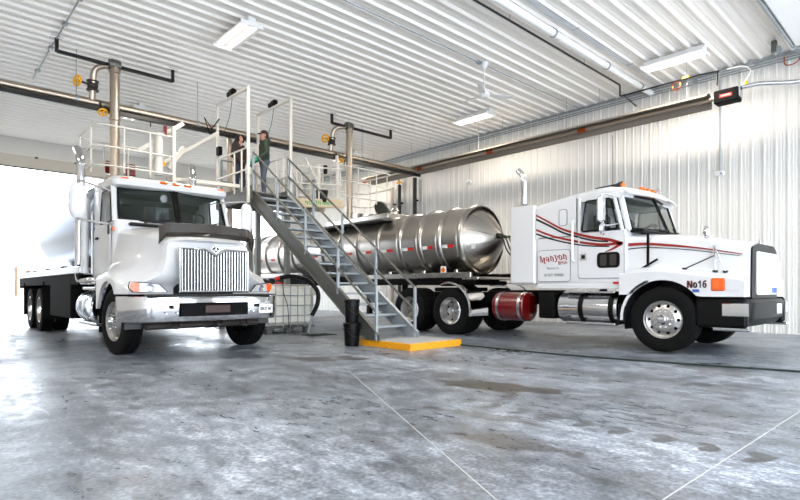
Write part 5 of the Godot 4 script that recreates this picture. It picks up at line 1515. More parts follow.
func pipework() -> void:
	var hu := 13.95; var hh := 5.42
	var hp := thing("supply_pipe", "long brushed steel supply pipe running under the ceiling above both trucks", "pipe", P(4, hh, hu))
	obj("pipe_run", Shape.new().tube([Vector3(-10, 0, 0), Vector3(9.7, 0, 0)], 0.085, 16), M.brushed_pipe, hp)
	for x in [-4.0, -1.2, 1.6, 4.4, 7.2]:
		obj("pipe_clamp", Shape.new().lathe([Vector2(0.088, -0.03), Vector2(0.1, -0.03), Vector2(0.1, 0.03), Vector2(0.088, 0.03)], Vector3(x, 0, 0), Vector3.RIGHT, 16), M.galvanised, hp)
		obj("hanger_rod", Shape.new().tube([Vector3(x, 0.08, 0), Vector3(x, CEIL - hh - 0.03, 0)], 0.008, 6), M.galvanised, hp)
	var bb := thing("support_beam", "long black steel beam just below the brushed supply pipe", "beam", P(4, hh - 0.155, hu - 0.06))
	obj("beam_web", Shape.new().box(Vector3(0, 0, 0), Vector3(19.8, 0.1, 0.1), 0.01), M.black_paint, bb)
	for x in [-4.4, 0.4, 6.4]:
		obj("stud", Shape.new().tube([Vector3(x, -0.16, 0), Vector3(x, 0.0, 0)], 0.015, 6), M.grimy_steel, bb)
	loading_arm(3.5, 13.55, 3.12, 3.35, "brushed steel drop pipe hanging over the white tank truck", "on the truck side")
	loading_arm(10.35, 13.55, 9.9, 3.2, "brushed steel drop pipe lowered onto the ribbed tank trailer", "on the trailer side")
	for q in [[2.36, 4.84, "black ceiling bracket bar holding the drop pipe over the tank truck"], [9.72, 12.2, "black ceiling bracket bar holding the drop pipe over the tank trailer"]]:
		var b := thing("bracket_bar", q[2], "bracket", P((q[0] + q[1]) / 2, 6.27, 13.62))
		var w: float = (q[1] - q[0]) / 2
		obj("bar", Shape.new().bar(Vector3(-w, 0, 0), Vector3(w, 0, 0), 0.07, 0.08, 0.008), M.black_paint, b)
		for s in [-1, 1]:
			obj("end_post", Shape.new().box(Vector3(s * w, 0.15, 0), Vector3(0.07, 0.34, 0.08), 0.008), M.black_paint, b)
			obj("ceiling_plate", Shape.new().box(Vector3(s * w, 0.305, 0), Vector3(0.24, 0.012, 0.16), 0.003), M.galvanised, b)
	# riser down to the platform
	var rp := thing("riser_pipe", "brushed steel pipe bending down beside the person in dark hood", "pipe", P(6.62, 0, hu))
	obj("riser_run", Shape.new().tube([Vector3(0, hh, -0.02), Vector3(0, hh, -0.26), Vector3(0, 0.0, -0.26)], 0.075, 14, 0.16), M.brushed_pipe, rp)
	obj("floor_flange", Shape.new().lathe([Vector2(0.16, 0), Vector2(0.16, 0.03), Vector2(0.09, 0.03)], Vector3(0, 0, -0.26), Vector3.UP, 16), M.galvanised_dull, rp)

func loading_arm(x: float, u: float, rx: float, low: float, label: String, _note: String) -> void:
	var t := thing("drop_pipe_assembly", label, "pipe", P(x, low, u))
	var off := -t.position
	obj("drop_pipe", Shape.new().tube([P(x, low, u) + off, P(x, 6.25, u) + off], 0.105, 18), M.brushed_pipe, t)
	for h in [low + 0.3, 5.0, 6.1]:
		obj("collar", Shape.new().lathe([Vector2(0.106, -0.04), Vector2(0.125, -0.03), Vector2(0.125, 0.03), Vector2(0.106, 0.04)], P(x, h, u) + off, Vector3.UP, 18), M.brushed_pipe, t)
	obj("swivel", Shape.new().lathe([Vector2(0, -0.12), Vector2(0.12, -0.12), Vector2(0.14, -0.06), Vector2(0.14, 0.06), Vector2(0.12, 0.12), Vector2(0, 0.12)], P(x, 6.27, u + 0.02) + off, Vector3(1, 0, 0), 18), M.galvanised_dull, t)
	obj("top_elbow", Shape.new().tube([P(x, 6.27, u + 0.05) + off, P(rx, 6.2, u + 0.25) + off, P(rx, 5.45, u + 0.4) + off], 0.07, 14, 0.22), M.brushed_pipe, t)
	obj("valve_body", Shape.new().box(P(rx, 5.78, u + 0.34) + off, Vector3(0.2, 0.16, 0.2), 0.04), M.grimy_steel, t)
	for h in [5.68, 5.88]:
		obj("flange", Shape.new().lathe([Vector2(0.0, -0.015), Vector2(0.13, -0.015), Vector2(0.13, 0.015), Vector2(0, 0.015)], P(rx, h, u + 0.34) + off, Vector3.UP, 18), M.grimy_steel, t)
	obj("valve_stem", Shape.new().tube([P(rx, 5.78, u + 0.3) + off, P(rx - 0.32, 5.78, u + 0.2) + off], 0.025, 8), M.grimy_steel, t)
	hand_wheel(t, P(rx - 0.34, 5.78, u + 0.2) + off, Vector3(-1, 0, 0.45).normalized(), 0.115)
	obj("valve_stem", Shape.new().tube([P(rx + 0.15, 5.42, u + 0.3) + off, P(rx + 0.15, 5.15, u + 0.1) + off], 0.02, 8), M.grimy_steel, t)
	hand_wheel(t, P(rx + 0.15, 5.14, u + 0.08) + off, Vector3(0, -0.8, 0.6).normalized(), 0.09)

# ---------------------------------------------------------------- things on ceiling and wall
func fixtures() -> void:
	var names := [[4.7, 13.1, "twin tube ceiling light near the open overhead door by the ribbed wall"], [10.55, 12.95, "twin tube ceiling light just below the ceiling fan"], [17.2, 12.95, "twin tube ceiling light beyond the supply pipe near ribbed wall"], [10.5, 5.05, "twin tube ceiling light above the white tank truck hood"], [17.2, 5.0, "twin tube ceiling light beyond the supply pipe above tank truck"], [4.7, 5.0, "twin tube ceiling light overhead in front of the tank truck"], [4.7, -3.0, "twin tube ceiling light over the empty bay near the viewer"], [10.5, -3.0, "twin tube ceiling light over the middle of the empty bay"], [17.2, -3.0, "twin tube ceiling light at the far end of the empty bay"]]
	for q in names:
		var l := thing("ceiling_light", q[2], "ceiling light", P(q[1], 6.38, q[0]), "twin tube ceiling lights")
		obj("housing", Shape.new().box(Vector3(0, 0.1, 0), Vector3(0.16, 0.12, 1.36), 0.01), M.fan_white, l)
		var rf := Shape.new()
		for s in [-1, 1]:
			rf.plate([Vector3(s * 0.02, 0.05, -0.68), Vector3(s * 0.02, 0.05, 0.68), Vector3(s * 0.24, -0.01, 0.68), Vector3(s * 0.24, -0.01, -0.68)], Vector3(s * 0.26, 1, 0), 0.006)
		obj("reflector", rf, M.fan_white, l)
		for s in [-1, 1]:
			obj("lamp_tube", Shape.new().tube([Vector3(s * 0.11, -0.02, -0.63), Vector3(s * 0.11, -0.02, 0.63)], 0.03, 10), M.lamp_tube, l)
			obj("end_cap", Shape.new().box(Vector3(0, 0.0, s * 0.68), Vector3(0.48, 0.09, 0.03), 0.008), M.fan_white, l)
			obj("hanger", Shape.new().tube([Vector3(0, 0.12, s * 0.5), Vector3(0, 0.21, s * 0.5)], 0.008, 5), M.galvanised, l)
		var a := AreaLight3D.new()
		a.name = "tube_glow"; a.area_size = Vector2(0.4, 1.26); a.light_energy = LAMP_POWER; a.light_color = Color(1.0, 0.96, 0.9)
		a.shadow_enabled = true; a.area_range = 60.0
		l.add_child(a)
		a.position = Vector3(0, -0.07, 0); a.rotation = Vector3(-PI / 2, 0, 0)
	# ceiling fan
	var f := thing("ceiling_fan", "white three blade ceiling fan on a long down rod", "ceiling fan", P(10.3, 5.8, 8.07))
	obj("canopy", Shape.new().lathe([Vector2(0.0, 0.79), Vector2(0.1, 0.79), Vector2(0.09, 0.7), Vector2(0.03, 0.62)], Vector3.ZERO, Vector3.UP, 20), M.fan_white, f)
	obj("down_rod", Shape.new().tube([Vector3(0, 0.08, 0), Vector3(0, 0.7, 0)], 0.016, 8), M.fan_white, f)
	obj("motor", Shape.new().lathe([Vector2(0, -0.09), Vector2(0.09, -0.08), Vector2(0.14, -0.02), Vector2(0.13, 0.05), Vector2(0.05, 0.09), Vector2(0.03, 0.16), Vector2(0, 0.16)], Vector3.ZERO, Vector3.UP, 24), M.fan_white, f)
	for k in 3:
		var a := 0.55 + TAU * k / 3
		var d := Vector3(cos(a), 0, sin(a)); var e := Vector3(-sin(a), 0.12, cos(a))
		obj("blade", Shape.new().plate([d * 0.12 - e * 0.03, d * 0.3 - e * 0.075, d * 0.74 - e * 0.06, d * 0.75 + e * 0.05, d * 0.3 + e * 0.07, d * 0.12 + e * 0.03], d.cross(e), 0.008), M.fan_white, f)
	# radiant tube heater along the wall
	var h := thing("tube_heater", "long radiant tube heater with metal reflector hung along the ribbed wall", "heater", P(13.8, 5.5, 4.2))
	var cx := Vector3(0, 0, 0)
	obj("burner_tube", Shape.new().tube([cx + Vector3(0, 0, 0.25), cx + Vector3(0, 0.02, -12.9)], 0.055, 16), M.brushed_pipe, h)
	var k := 0
	for z0 in [0.05, -3.15, -6.35, -9.55]:
		var z1: float = z0 - 3.22
		var o := [Vector2(-0.22, -0.09), Vector2(-0.2, 0.0), Vector2(-0.1, 0.12), Vector2(0.1, 0.12), Vector2(0.2, 0.0), Vector2(0.22, -0.09), Vector2(0.213, -0.09), Vector2(0.192, -0.005), Vector2(0.096, 0.112), Vector2(-0.096, 0.112), Vector2(-0.192, -0.005), Vector2(-0.213, -0.09)]
		obj("reflector", Shape.new().extrude(o, Transform3D(Basis(Vector3(0, 0, 1), -0.55), Vector3(0, 0.0, z1)), z0 - z1), M.heater_steel, h)
		obj("coupling", Shape.new().lathe([Vector2(0.058, -0.12), Vector2(0.068, -0.12), Vector2(0.068, 0.12), Vector2(0.058, 0.12)], Vector3(0, 0, z1), Vector3(0, 0, 1), 14), M.copper, h)
		for s in [z0 - 0.5, z1 + 0.5]:
			obj("chain", Shape.new().tube([Vector3(0, 0.1, s), Vector3(0, CEIL - 5.56, s)], 0.006, 5), M.galvanised, h)
		k += 1
	obj("burner_box", Shape.new().box(Vector3(0, -0.02, 0.42), Vector3(0.3, 0.3, 0.5), 0.02), M.frame_black, h)
	obj("burner_label", Shape.new().box(Vector3(-0.152, -0.02, 0.42), Vector3(0.006, 0.08, 0.26), 0.002), M.red_tape, h)
	lettering("burner_lettering", "DANGER", 0.06, Transform3D(Basis(Vector3(0, 0, 1), Vector3(0, 1, 0), Vector3(-1, 0, 0)), Vector3(-0.157, -0.02, 0.42)), M.plate_white, h, "Droid Sans", 0.0, true, 0.2)
	obj("burner_face", Shape.new().box(Vector3(0, 0.03, 0.68), Vector3(0.26, 0.26, 0.03), 0.01), M.aluminium, h)
	obj("intake_duct", Shape.new().tube([Vector3(0.02, 0.12, 0.7), Vector3(0.1, 0.14, 1.0), Vector3(0.4, 0.08, 1.6), Vector3(0.6, 0.12, 2.2), Vector3(1.1, 0.12, 2.5)], 0.05, 12, 0.1), M.aluminium, h)
	obj("gas_cock", Shape.new().box(Vector3(0.03, 0.2, 0.78), Vector3(0.05, 0.09, 0.05), 0.01), M.valve_yellow, h)
	obj("flex_line", Shape.new().tube([Vector3(0.02, 0.15, 0.7), Vector3(0.02, 0.45, 0.9), Vector3(0.02, 0.6, 0.75), Vector3(0.0, 0.62, 0.4)], 0.012, 6, 0.15), M.white_pipe, h)
	# black gas line with copper coil
	var g := thing("gas_line", "thin black gas line crossing the ceiling to the heater burner", "gas pipe", P(7.8, 6.42, 6.25))
	obj("line_run", Shape.new().tube([Vector3(-14.0, 0, 0), Vector3(5.9, 0, 0), Vector3(5.9, -0.3, 0), Vector3(5.9, -0.3, 1.9), Vector3(6.0, -0.3, 2.3)], 0.022, 8, 0.05), M.black_paint, g)
	obj("line_drop", Shape.new().tube([Vector3(6.0, -0.3, 2.25), Vector3(6.0, -0.62, 2.25)], 0.022, 8), M.black_paint, g)
	obj("line_stub", Shape.new().tube([Vector3(5.9, -0.3, 0.1), Vector3(6.9, -0.32, 0)], 0.02, 8), M.black_paint, g)
	obj("shut_off", Shape.new().box(Vector3(5.9, -0.27, 1.6), Vector3(0.05, 0.05, 0.16), 0.01), M.valve_yellow, g)
	obj("copper_coil", Shape.new().tube(circle(Vector3(5.9, -0.42, 1.4), Vector3(1, 0, 0.2).normalized(), 0.1, 20), 0.014, 6, 0.0, -1.0, true), M.copper, g)
	for x in [-6.0, -2.0, 1.0, 4.0]:
		obj("pipe_hanger", Shape.new().tube([Vector3(x, 0.02, 0), Vector3(x, 0.15, 0)], 0.007, 5), M.galvanised, g)
	# fat white pipe under the ceiling
	var w := thing("white_duct_pipe", "fat white plastic pipe clamped under the ceiling beside conduits", "pipe", P(8, 6.42, 5.93))
	obj("pipe_run", Shape.new().tube([Vector3(-13.9, 0, 0), Vector3(6.95, 0, 0)], 0.075, 16), M.white_pipe, w)
	for x in [-3.0, -0.5, 1.9, 4.3, 6.2]:
		obj("clamp", Shape.new().lathe([Vector2(0.077, -0.02), Vector2(0.095, -0.02), Vector2(0.095, 0.02), Vector2(0.077, 0.02)], Vector3(x, 0, 0), Vector3.RIGHT, 16), M.galvanised, w)
		obj("clamp_rod", Shape.new().tube([Vector3(x, 0.08, 0), Vector3(x, 0.125, 0)], 0.012, 6), M.galvanised, w)
		obj("coupling", Shape.new().lathe([Vector2(0.076, -0.05), Vector2(0.085, -0.05), Vector2(0.085, 0.05), Vector2(0.076, 0.05)], Vector3(x + 0.25, 0, 0), Vector3.RIGHT, 16), M.white_pipe, w)
	for c in 4:
		var cd := thing("ceiling_conduit", ["galvanised conduit closest to the fat white ceiling pipe", "second galvanised conduit from the fat white ceiling pipe", "third galvanised conduit from the fat white ceiling pipe", "outermost galvanised conduit beside the fat white ceiling pipe"][c], "conduit", P(8, 6.53, 5.72 - c * 0.045), "bundled ceiling conduits")
		obj("conduit_run", Shape.new().tube([Vector3(-13.9, 0, 0), Vector3(6.9, 0, 0)], 0.012, 8), M.conduit_grey, cd)
		for x in [-2.0, 2.3, 4.9]:
			obj("strap", Shape.new().box(Vector3(x, 0.012, 0), Vector3(0.03, 0.035, 0.04), 0.004), M.galvanised, cd)
	# conduit along the ceiling on the left
	var cl := thing("ceiling_conduit", "galvanised conduit crossing ceiling ribs above the tank truck", "conduit", P(2.35, 6.53, 13.0))
	obj("conduit_run", Shape.new().tube([Vector3(0, 0, 8.0), Vector3(0, 0, -3.6)], 0.016, 8), M.galvanised, cl)
	for z in [-2.9, -1.2, 0.3, 1.6, 3.0, 5.0]:
		obj("junction_box", Shape.new().box(Vector3(0, 0.0, z), Vector3(0.1, 0.06, 0.14), 0.01), M.galvanised, cl)
	var cs := thing("ceiling_conduit", "galvanised conduit feeding the row of lights by the ceiling fan", "conduit", P(12.0, 6.54, 8.07))
	obj("conduit_run", Shape.new().tube([Vector3(-10, 0, 0), Vector3(2.9, 0, 0)], 0.014, 8), M.galvanised, cs)
	obj("junction_box", Shape.new().box(Vector3(-1.9, 0, 0), Vector3(0.14, 0.06, 0.1), 0.01), M.galvanised, cs)
	# conduit under the eave of the ribbed wall with boxes
	var ec := thing("wall_conduit", "galvanised conduit pair running along the top of the ribbed wall", "conduit", P(14.88, 6.35, 8))
	for y in [0.0, 0.06]:
		obj("conduit_run", Shape.new().tube([Vector3(0, y, 10), Vector3(0, y, -15)], 0.016, 8), M.galvanised, ec)
	obj("junction_box", Shape.new().lathe([Vector2(0, -0.04), Vector2(0.07, -0.04), Vector2(0.07, 0.04), Vector2(0, 0.04)], Vector3(-0.03, 0.03, 3.2), Vector3.RIGHT, 16), M.galvanised, ec)
	obj("hook", Shape.new().tube([Vector3(-0.1, 0.05, 5.1), Vector3(-0.1, -0.14, 5.1), Vector3(-0.1, -0.18, 5.25), Vector3(-0.1, -0.1, 5.4), Vector3(-0.1, 0.1, 5.42)], 0.014, 6, 0.1), M.copper, ec)
	var vb := thing("door_operator", "small grey bracket unit fixed below the ceiling near the overhead door", "bracket", P(14.1, 6.36, 2.95))
	obj("bracket_plate", Shape.new().box(Vector3(0, 0.08, 0), Vector3(0.12, 0.26, 0.1), 0.01), M.galvanised_dull, vb)
	obj("pulley", Shape.new().lathe([Vector2(0, -0.03), Vector2(0.08, -0.03), Vector2(0.06, 0), Vector2(0.08, 0.03), Vector2(0, 0.03)], Vector3(0, 0.0, 0.06), Vector3(1, 0, 0), 16), M.galvanised, vb)
	# small wall units with their conduits
	for q in [[4.27, 3.95, "small white sensor box on ribbed wall above the tractor hood"], [12.4, 4.95, "small white sensor on ribbed wall above the tank trailer"]]:
		var s := thing("wall_sensor", q[2], "sensor", P(14.93, q[1], q[0]))
		obj("sensor_box", Shape.new().box(Vector3(0, 0, 0), Vector3(0.1, 0.12, 0.22), 0.02), M.fan_white, s)
		obj("feed_conduit", Shape.new().tube([Vector3(0.03, 0.05, 0), Vector3(0.03, CEIL - q[1] - 0.27, 0)], 0.014, 8), M.galvanised, s)
		obj("sensor_eye", Shape.new().lathe([Vector2(0, 0), Vector2(0.03, 0), Vector2(0.02, 0.02), Vector2(0, 0.025)], Vector3(-0.05, 0, 0.05), Vector3(-1, 0, 0), 12), M.galvanised, s)
	# pipes down the wall behind the trailer
	for q in [[16.0, 0.07, 5.35, M.black_paint, "slim black standpipe on the ribbed wall with yellow valve on top"], [16.45, 0.06, 5.3, M.brushed_pipe, "tan steel standpipe beside the black one on the ribbed wall"], [15.1, 0.085, 5.5, M.black_paint, "thicker black standpipe nearer the trailer front on ribbed wall"]]:
		var s := thing("standpipe", q[4], "pipe", P(14.82, 0, q[0]), "wall standpipes")
		obj("pipe_run", Shape.new().tube([Vector3(0, 0, 0), Vector3(0, q[2], 0)], q[1], 12), q[3], s)
		for y in [1.4, 3.2, 4.6]:
			obj("pipe_clip", Shape.new().box(Vector3(0.08, y, 0), Vector3(0.12, 0.05, 0.2), 0.01), M.frame_black, s)
		if q[0] == 16.0:
			hand_wheel(s, Vector3(-0.02, 5.45, 0), Vector3(-0.3, 1, 0.2).normalized(), 0.12)
			hand_wheel(s, Vector3(-0.12, 6.05, -0.1), Vector3(-0.6, 0.6, 0.5).normalized(), 0.14)
			obj("valve_stem", Shape.new().tube([Vector3(0, 5.3, 0), Vector3(0, 6.05, -0.1)], 0.02, 6), M.frame_black, s)

# ---------------------------------------------------------------- things on the floor
func floor_things() -> void:
	for k in 2:
		var p := thing("black_pail", ["upper black plastic pail stacked beside the stair foot", "lower black plastic pail on the floor beside the stair foot"][k], "pail", P(6.0, 0.43 * (1 - k), 7.78))
		var r0 := 0.135 if k == 0 else 0.15
		obj("pail_body", Shape.new().lathe([Vector2(0, 0), Vector2(r0 - 0.02, 0), Vector2(r0 - 0.015, 0.02), Vector2(r0, 0.3), Vector2(r0 + 0.012, 0.3), Vector2(r0 + 0.012, 0.33), Vector2(r0 + 0.002, 0.33), Vector2(r0 + 0.002, 0.36), Vector2(r0 + 0.012, 0.36), Vector2(r0 + 0.012, 0.39), Vector2(r0, 0.39)], Vector3.ZERO, Vector3.UP, 28), M.black_plastic, p)
		obj("lid", Shape.new().lathe([Vector2(r0 + 0.014, 0.39), Vector2(r0 + 0.014, 0.42), Vector2(r0, 0.43), Vector2(r0 - 0.02, 0.425), Vector2(0, 0.425)], Vector3.ZERO, Vector3.UP, 28), M.black_plastic, p)
		obj("bail", Shape.new().tube([Vector3(-r0 - 0.015, 0.34, 0), Vector3(-r0 * 0.7, 0.2, r0 * 0.85), Vector3(0, 0.15, r0 + 0.012), Vector3(r0 * 0.7, 0.2, r0 * 0.85), Vector3(r0 + 0.015, 0.34, 0)], 0.004, 5, 0.05), M.grimy_steel, p)
	# caged bulk container
	var t := thing("bulk_container", "white plastic bulk container in a wire cage on a pallet under the stairs", "liquid tote", P(6.62, 0, 11.5))
	var W := 1.38; var D := 1.1
	obj("bottle", Shape.new().box(Vector3(0, 0.67, 0), Vector3(W - 0.07, 0.98, D - 0.07), 0.09), M.poly_white, t)
	obj("cap", Shape.new().lathe([Vector2(0.1, 0), Vector2(0.1, 0.05), Vector2(0, 0.06)], Vector3(0, 1.16, 0), Vector3.UP, 18), M.red_tape, t)
	for h in [0.2, 0.42, 0.66, 0.9, 1.14]:
		obj("cage_hoop", Shape.new().tube(rounded([Vector3(-W / 2, h, -D / 2), Vector3(W / 2, h, -D / 2), Vector3(W / 2, h, D / 2), Vector3(-W / 2, h, D / 2)], 0.08), 0.012, 6, 0.0, -1.0, true), M.galvanised, t)
	for k in 7:
		var x := lerpf(-W / 2 + 0.1, W / 2 - 0.1, k / 6.0)
		for s in [-1, 1]:
			obj("cage_bar", Shape.new().tube([Vector3(x, 0.16, s * D / 2), Vector3(x, 1.15, s * D / 2)], 0.011, 6), M.galvanised, t)
	for k in 6:
		var z := lerpf(-D / 2 + 0.1, D / 2 - 0.1, k / 5.0)
		for s in [-1, 1]:
			obj("cage_bar", Shape.new().tube([Vector3(s * W / 2, 0.16, z), Vector3(s * W / 2, 1.15, z)], 0.011, 6), M.galvanised, t)
	var pa := sub("pallet", t)
	for k in 5:
		obj("slat", Shape.new().box(Vector3(0, 0.145, lerpf(-D / 2 + 0.08, D / 2 - 0.08, k / 4.0)), Vector3(W, 0.03, 0.14), 0.005), M.galvanised_dull, pa)
	for x in [-0.52, 0.0, 0.52]:
		for z in [-0.42, 0.42]:
			obj("foot", Shape.new().box(Vector3(x, 0.065, z), Vector3(0.16, 0.13, 0.14), 0.012), M.galvanised_dull, pa)
	# discharge hose bending down to the drain
	var hz := thing("discharge_hose", "thick black hose arching down beside the caged bulk container", "hose", P(6.9, 0, 10.7))
	var off := -hz.position
	obj("hose_run", Shape.new().tube([P(6.35, 1.31, 11.0) + off, P(6.6, 1.36, 10.9) + off, P(6.95, 1.28, 10.7) + off, P(7.15, 0.98, 10.55) + off, P(7.12, 0.68, 10.55) + off, P(6.95, 0.42, 10.55) + off], 0.052, 12, 0.2), M.black_plastic, hz)
	obj("coupling", Shape.new().tube([P(6.25, 1.28, 11.03) + off, P(6.38, 1.32, 10.99) + off], 0.045, 12), M.red_tape, hz)
	obj("nozzle", Shape.new().tube([P(6.97, 0.46, 10.55) + off, P(6.78, 0.02, 10.45) + off], 0.028, 10), M.galvanised, hz)
	var th := thing("thin_cable", "thin dark cable draped down the front of the wire cage", "cable", P(6.5, 0, 10.92))
	obj("cable_run", Shape.new().tube([Vector3(-0.1, 1.28, -0.03), Vector3(-0.08, 0.9, 0.0), Vector3(0.02, 0.7, 0.0), Vector3(0.05, 0.3, 0.01), Vector3(0.04, 0.02, 0.03)], 0.008, 6, 0.15), M.black_plastic, th)
	var dr := thing("drain_grate", "dark green floor drain grate below the black hose nozzle", "drain", P(6.85, 0, 10.1))
	for k in 8:
		obj("grate_bar", Shape.new().box(Vector3(0, 0.006, lerpf(-0.2, 0.2, k / 7.0)), Vector3(0.6, 0.012, 0.035), 0.003), M.green_grate, dr)
	obj("grate_frame", Shape.new().box(Vector3(0.31, 0.006, 0), Vector3(0.03, 0.014, 0.5), 0.003).box(Vector3(-0.31, 0.006, 0), Vector3(0.03, 0.014, 0.5), 0.003), M.green_grate, dr)
	# long hose lying on the slab in front of the tractor
	var c := thing("floor_hose", "thin dark green hose lying along the floor before the tractor", "hose", P(7.8, 0, 4))
	obj("hose_run", Shape.new().tube([Vector3(-0.4, 0.015, -3.3), Vector3(-0.28, 0.015, -2.0), Vector3(-0.3, 0.015, -0.6), Vector3(-0.05, 0.015, 0.8), Vector3(0.2, 0.015, 1.8), Vector3(0.48, 0.015, 2.9), Vector3(0.8, 0.015, 4.2)], 0.014, 6, 0.5), M.green_hose, c)

# ---------------------------------------------------------------- people
func seg_dist(p: Vector3, a: Vector3, b: Vector3, ra: float, rb: float) -> float:
	var ab := b - a
	var t := clampf((p - a).dot(ab) / maxf(1e-6, ab.length_squared()), 0.0, 1.0)
	return p.distance_to(a + ab * t) - lerpf(ra, rb, t)

func skin_mesh(bones: Array, cell: float, k: float) -> ArrayMesh:
	# bones: [a, b, ra, rb, colour]; one continuous surface by surface nets, coloured by the closest bone
	var lo := Vector3.INF; var hi := -Vector3.INF
	for b in bones:
		var r: float = maxf(b[2], b[3]) + cell * 2
		for e in [b[0], b[1]]:
			lo = lo.min(e - Vector3.ONE * r); hi = hi.max(e + Vector3.ONE * r)
	var n := Vector3i(((hi - lo) / cell).ceil()) + Vector3i.ONE
	var f := PackedFloat32Array(); f.resize(n.x * n.y * n.z); f.fill(1.0)
	for b in bones:
		var r: float = maxf(b[2], b[3]) + 0.08
		var bl: Vector3 = ((b[0] as Vector3).min(b[1]) - Vector3.ONE * r - lo) / cell
		var bh: Vector3 = ((b[0] as Vector3).max(b[1]) + Vector3.ONE * r - lo) / cell
		for z in range(maxi(0, int(bl.z)), mini(n.z, int(bh.z) + 1)):
			for y in range(maxi(0, int(bl.y)), mini(n.y, int(bh.y) + 1)):
				for x in range(maxi(0, int(bl.x)), mini(n.x, int(bh.x) + 1)):
					var d := seg_dist(lo + Vector3(x, y, z) * cell, b[0], b[1], b[2], b[3])
					var i := (z * n.y + y) * n.x + x
					var o := f[i]
					var h := clampf(0.5 + 0.5 * (o - d) / k, 0.0, 1.0)
					f[i] = lerpf(o, d, h) - k * h * (1.0 - h)
	var idx := {}
	var pos := PackedVector3Array(); var col := PackedColorArray()
	for z in n.z - 1:
		for y in n.y - 1:
			for x in n.x - 1:
				var base := (z * n.y + y) * n.x + x
				var s := 0
				var v := [f[base], f[base + 1], f[base + n.x], f[base + n.x + 1], f[base + n.x * n.y], f[base + n.x * n.y + 1], f[base + n.x * n.y + n.x], f[base + n.x * n.y + n.x + 1]]
				for q in 8:
					if v[q] < 0.0: s += 1
				if s == 0 or s == 8: continue
				var sum := Vector3.ZERO; var c := 0
				for e in [[0, 1], [2, 3], [4, 5], [6, 7], [0, 2], [1, 3], [4, 6], [5, 7], [0, 4], [1, 5], [2, 6], [3, 7]]:
					if (v[e[0]] < 0.0) != (v[e[1]] < 0.0):
						var t: float = v[e[0]] / (v[e[0]] - v[e[1]])
						var pa := Vector3(e[0] & 1, (e[0] >> 1) & 1, e[0] >> 2); var pb := Vector3(e[1] & 1, (e[1] >> 1) & 1, e[1] >> 2)
						sum += pa.lerp(pb, t); c += 1
				var p := lo + (Vector3(x, y, z) + sum / c) * cell
				idx[base] = pos.size()
				pos.append(p)
				var best := 1e9; var tone := Color.WHITE
				for b in bones:
					var d := seg_dist(p, b[0], b[1], b[2], b[3])
					if d < best: best = d; tone = b[4]
				col.append(tone)
	var st := SurfaceTool.new()
	st.begin(Mesh.PRIMITIVE_TRIANGLES)
	st.set_smooth_group(0)
	for i in pos.size():
		st.set_color(col[i]); st.add_vertex(pos[i])
	var sx := 1; var sy := n.x; var sz := n.x * n.y
	for z in range(1, n.z - 1):
		for y in range(1, n.y - 1):
			for x in range(1, n.x - 1):
				var i := (z * n.y + y) * n.x + x
				for ax in [[sx, sy, sz], [sy, sz, sx], [sz, sx, sy]]:
					var a := f[i] < 0.0; var b := f[i + ax[0]] < 0.0
					if a == b: continue
					var q := [i - ax[1] - ax[2], i - ax[2], i, i - ax[1]]
					if not (idx.has(q[0]) and idx.has(q[1]) and idx.has(q[2]) and idx.has(q[3])): continue
					var w := [idx[q[0]], idx[q[1]], idx[q[2]], idx[q[3]]]
					if not a: w = [w[3], w[2], w[1], w[0]]
					for e in [w[0], w[2], w[1], w[0], w[3], w[2]]: st.add_index(e)
	st.generate_normals()
	return st.commit()

func limb(o: Array, a: Vector3, b: Vector3, ra: float, rb: float, c: Color) -> void:
	o.append([a, b, ra, rb, c])

func hand(o: Array, wrist: Vector3, dir: Vector3, thumb: Vector3, c: Color) -> void:
	var d := dir.normalized(); var t := (thumb - d * thumb.dot(d)).normalized(); var nrm := d.cross(t)
	var palm := wrist + d * 0.085
	limb(o, wrist, palm + t * 0.02, 0.026, 0.024, c); limb(o, wrist, palm - t * 0.025, 0.026, 0.022, c)
	for k in 4:
		var s := palm + t * (0.033 - k * 0.022)
		var l: float = [0.07, 0.078, 0.072, 0.056][k]
		var mid := s + d * l * 0.5 + nrm * 0.008
		limb(o, s - d * 0.02, mid, 0.0105, 0.0095, c); limb(o, mid, mid + d * l * 0.4 + nrm * 0.028, 0.0095, 0.008, c)
	var tb := wrist + d * 0.03 + t * 0.025
	limb(o, tb, tb + d * 0.03 + t * 0.03, 0.013, 0.011, c); limb(o, tb + d * 0.03 + t * 0.03, tb + d * 0.065 + t * 0.035, 0.011, 0.009, c)

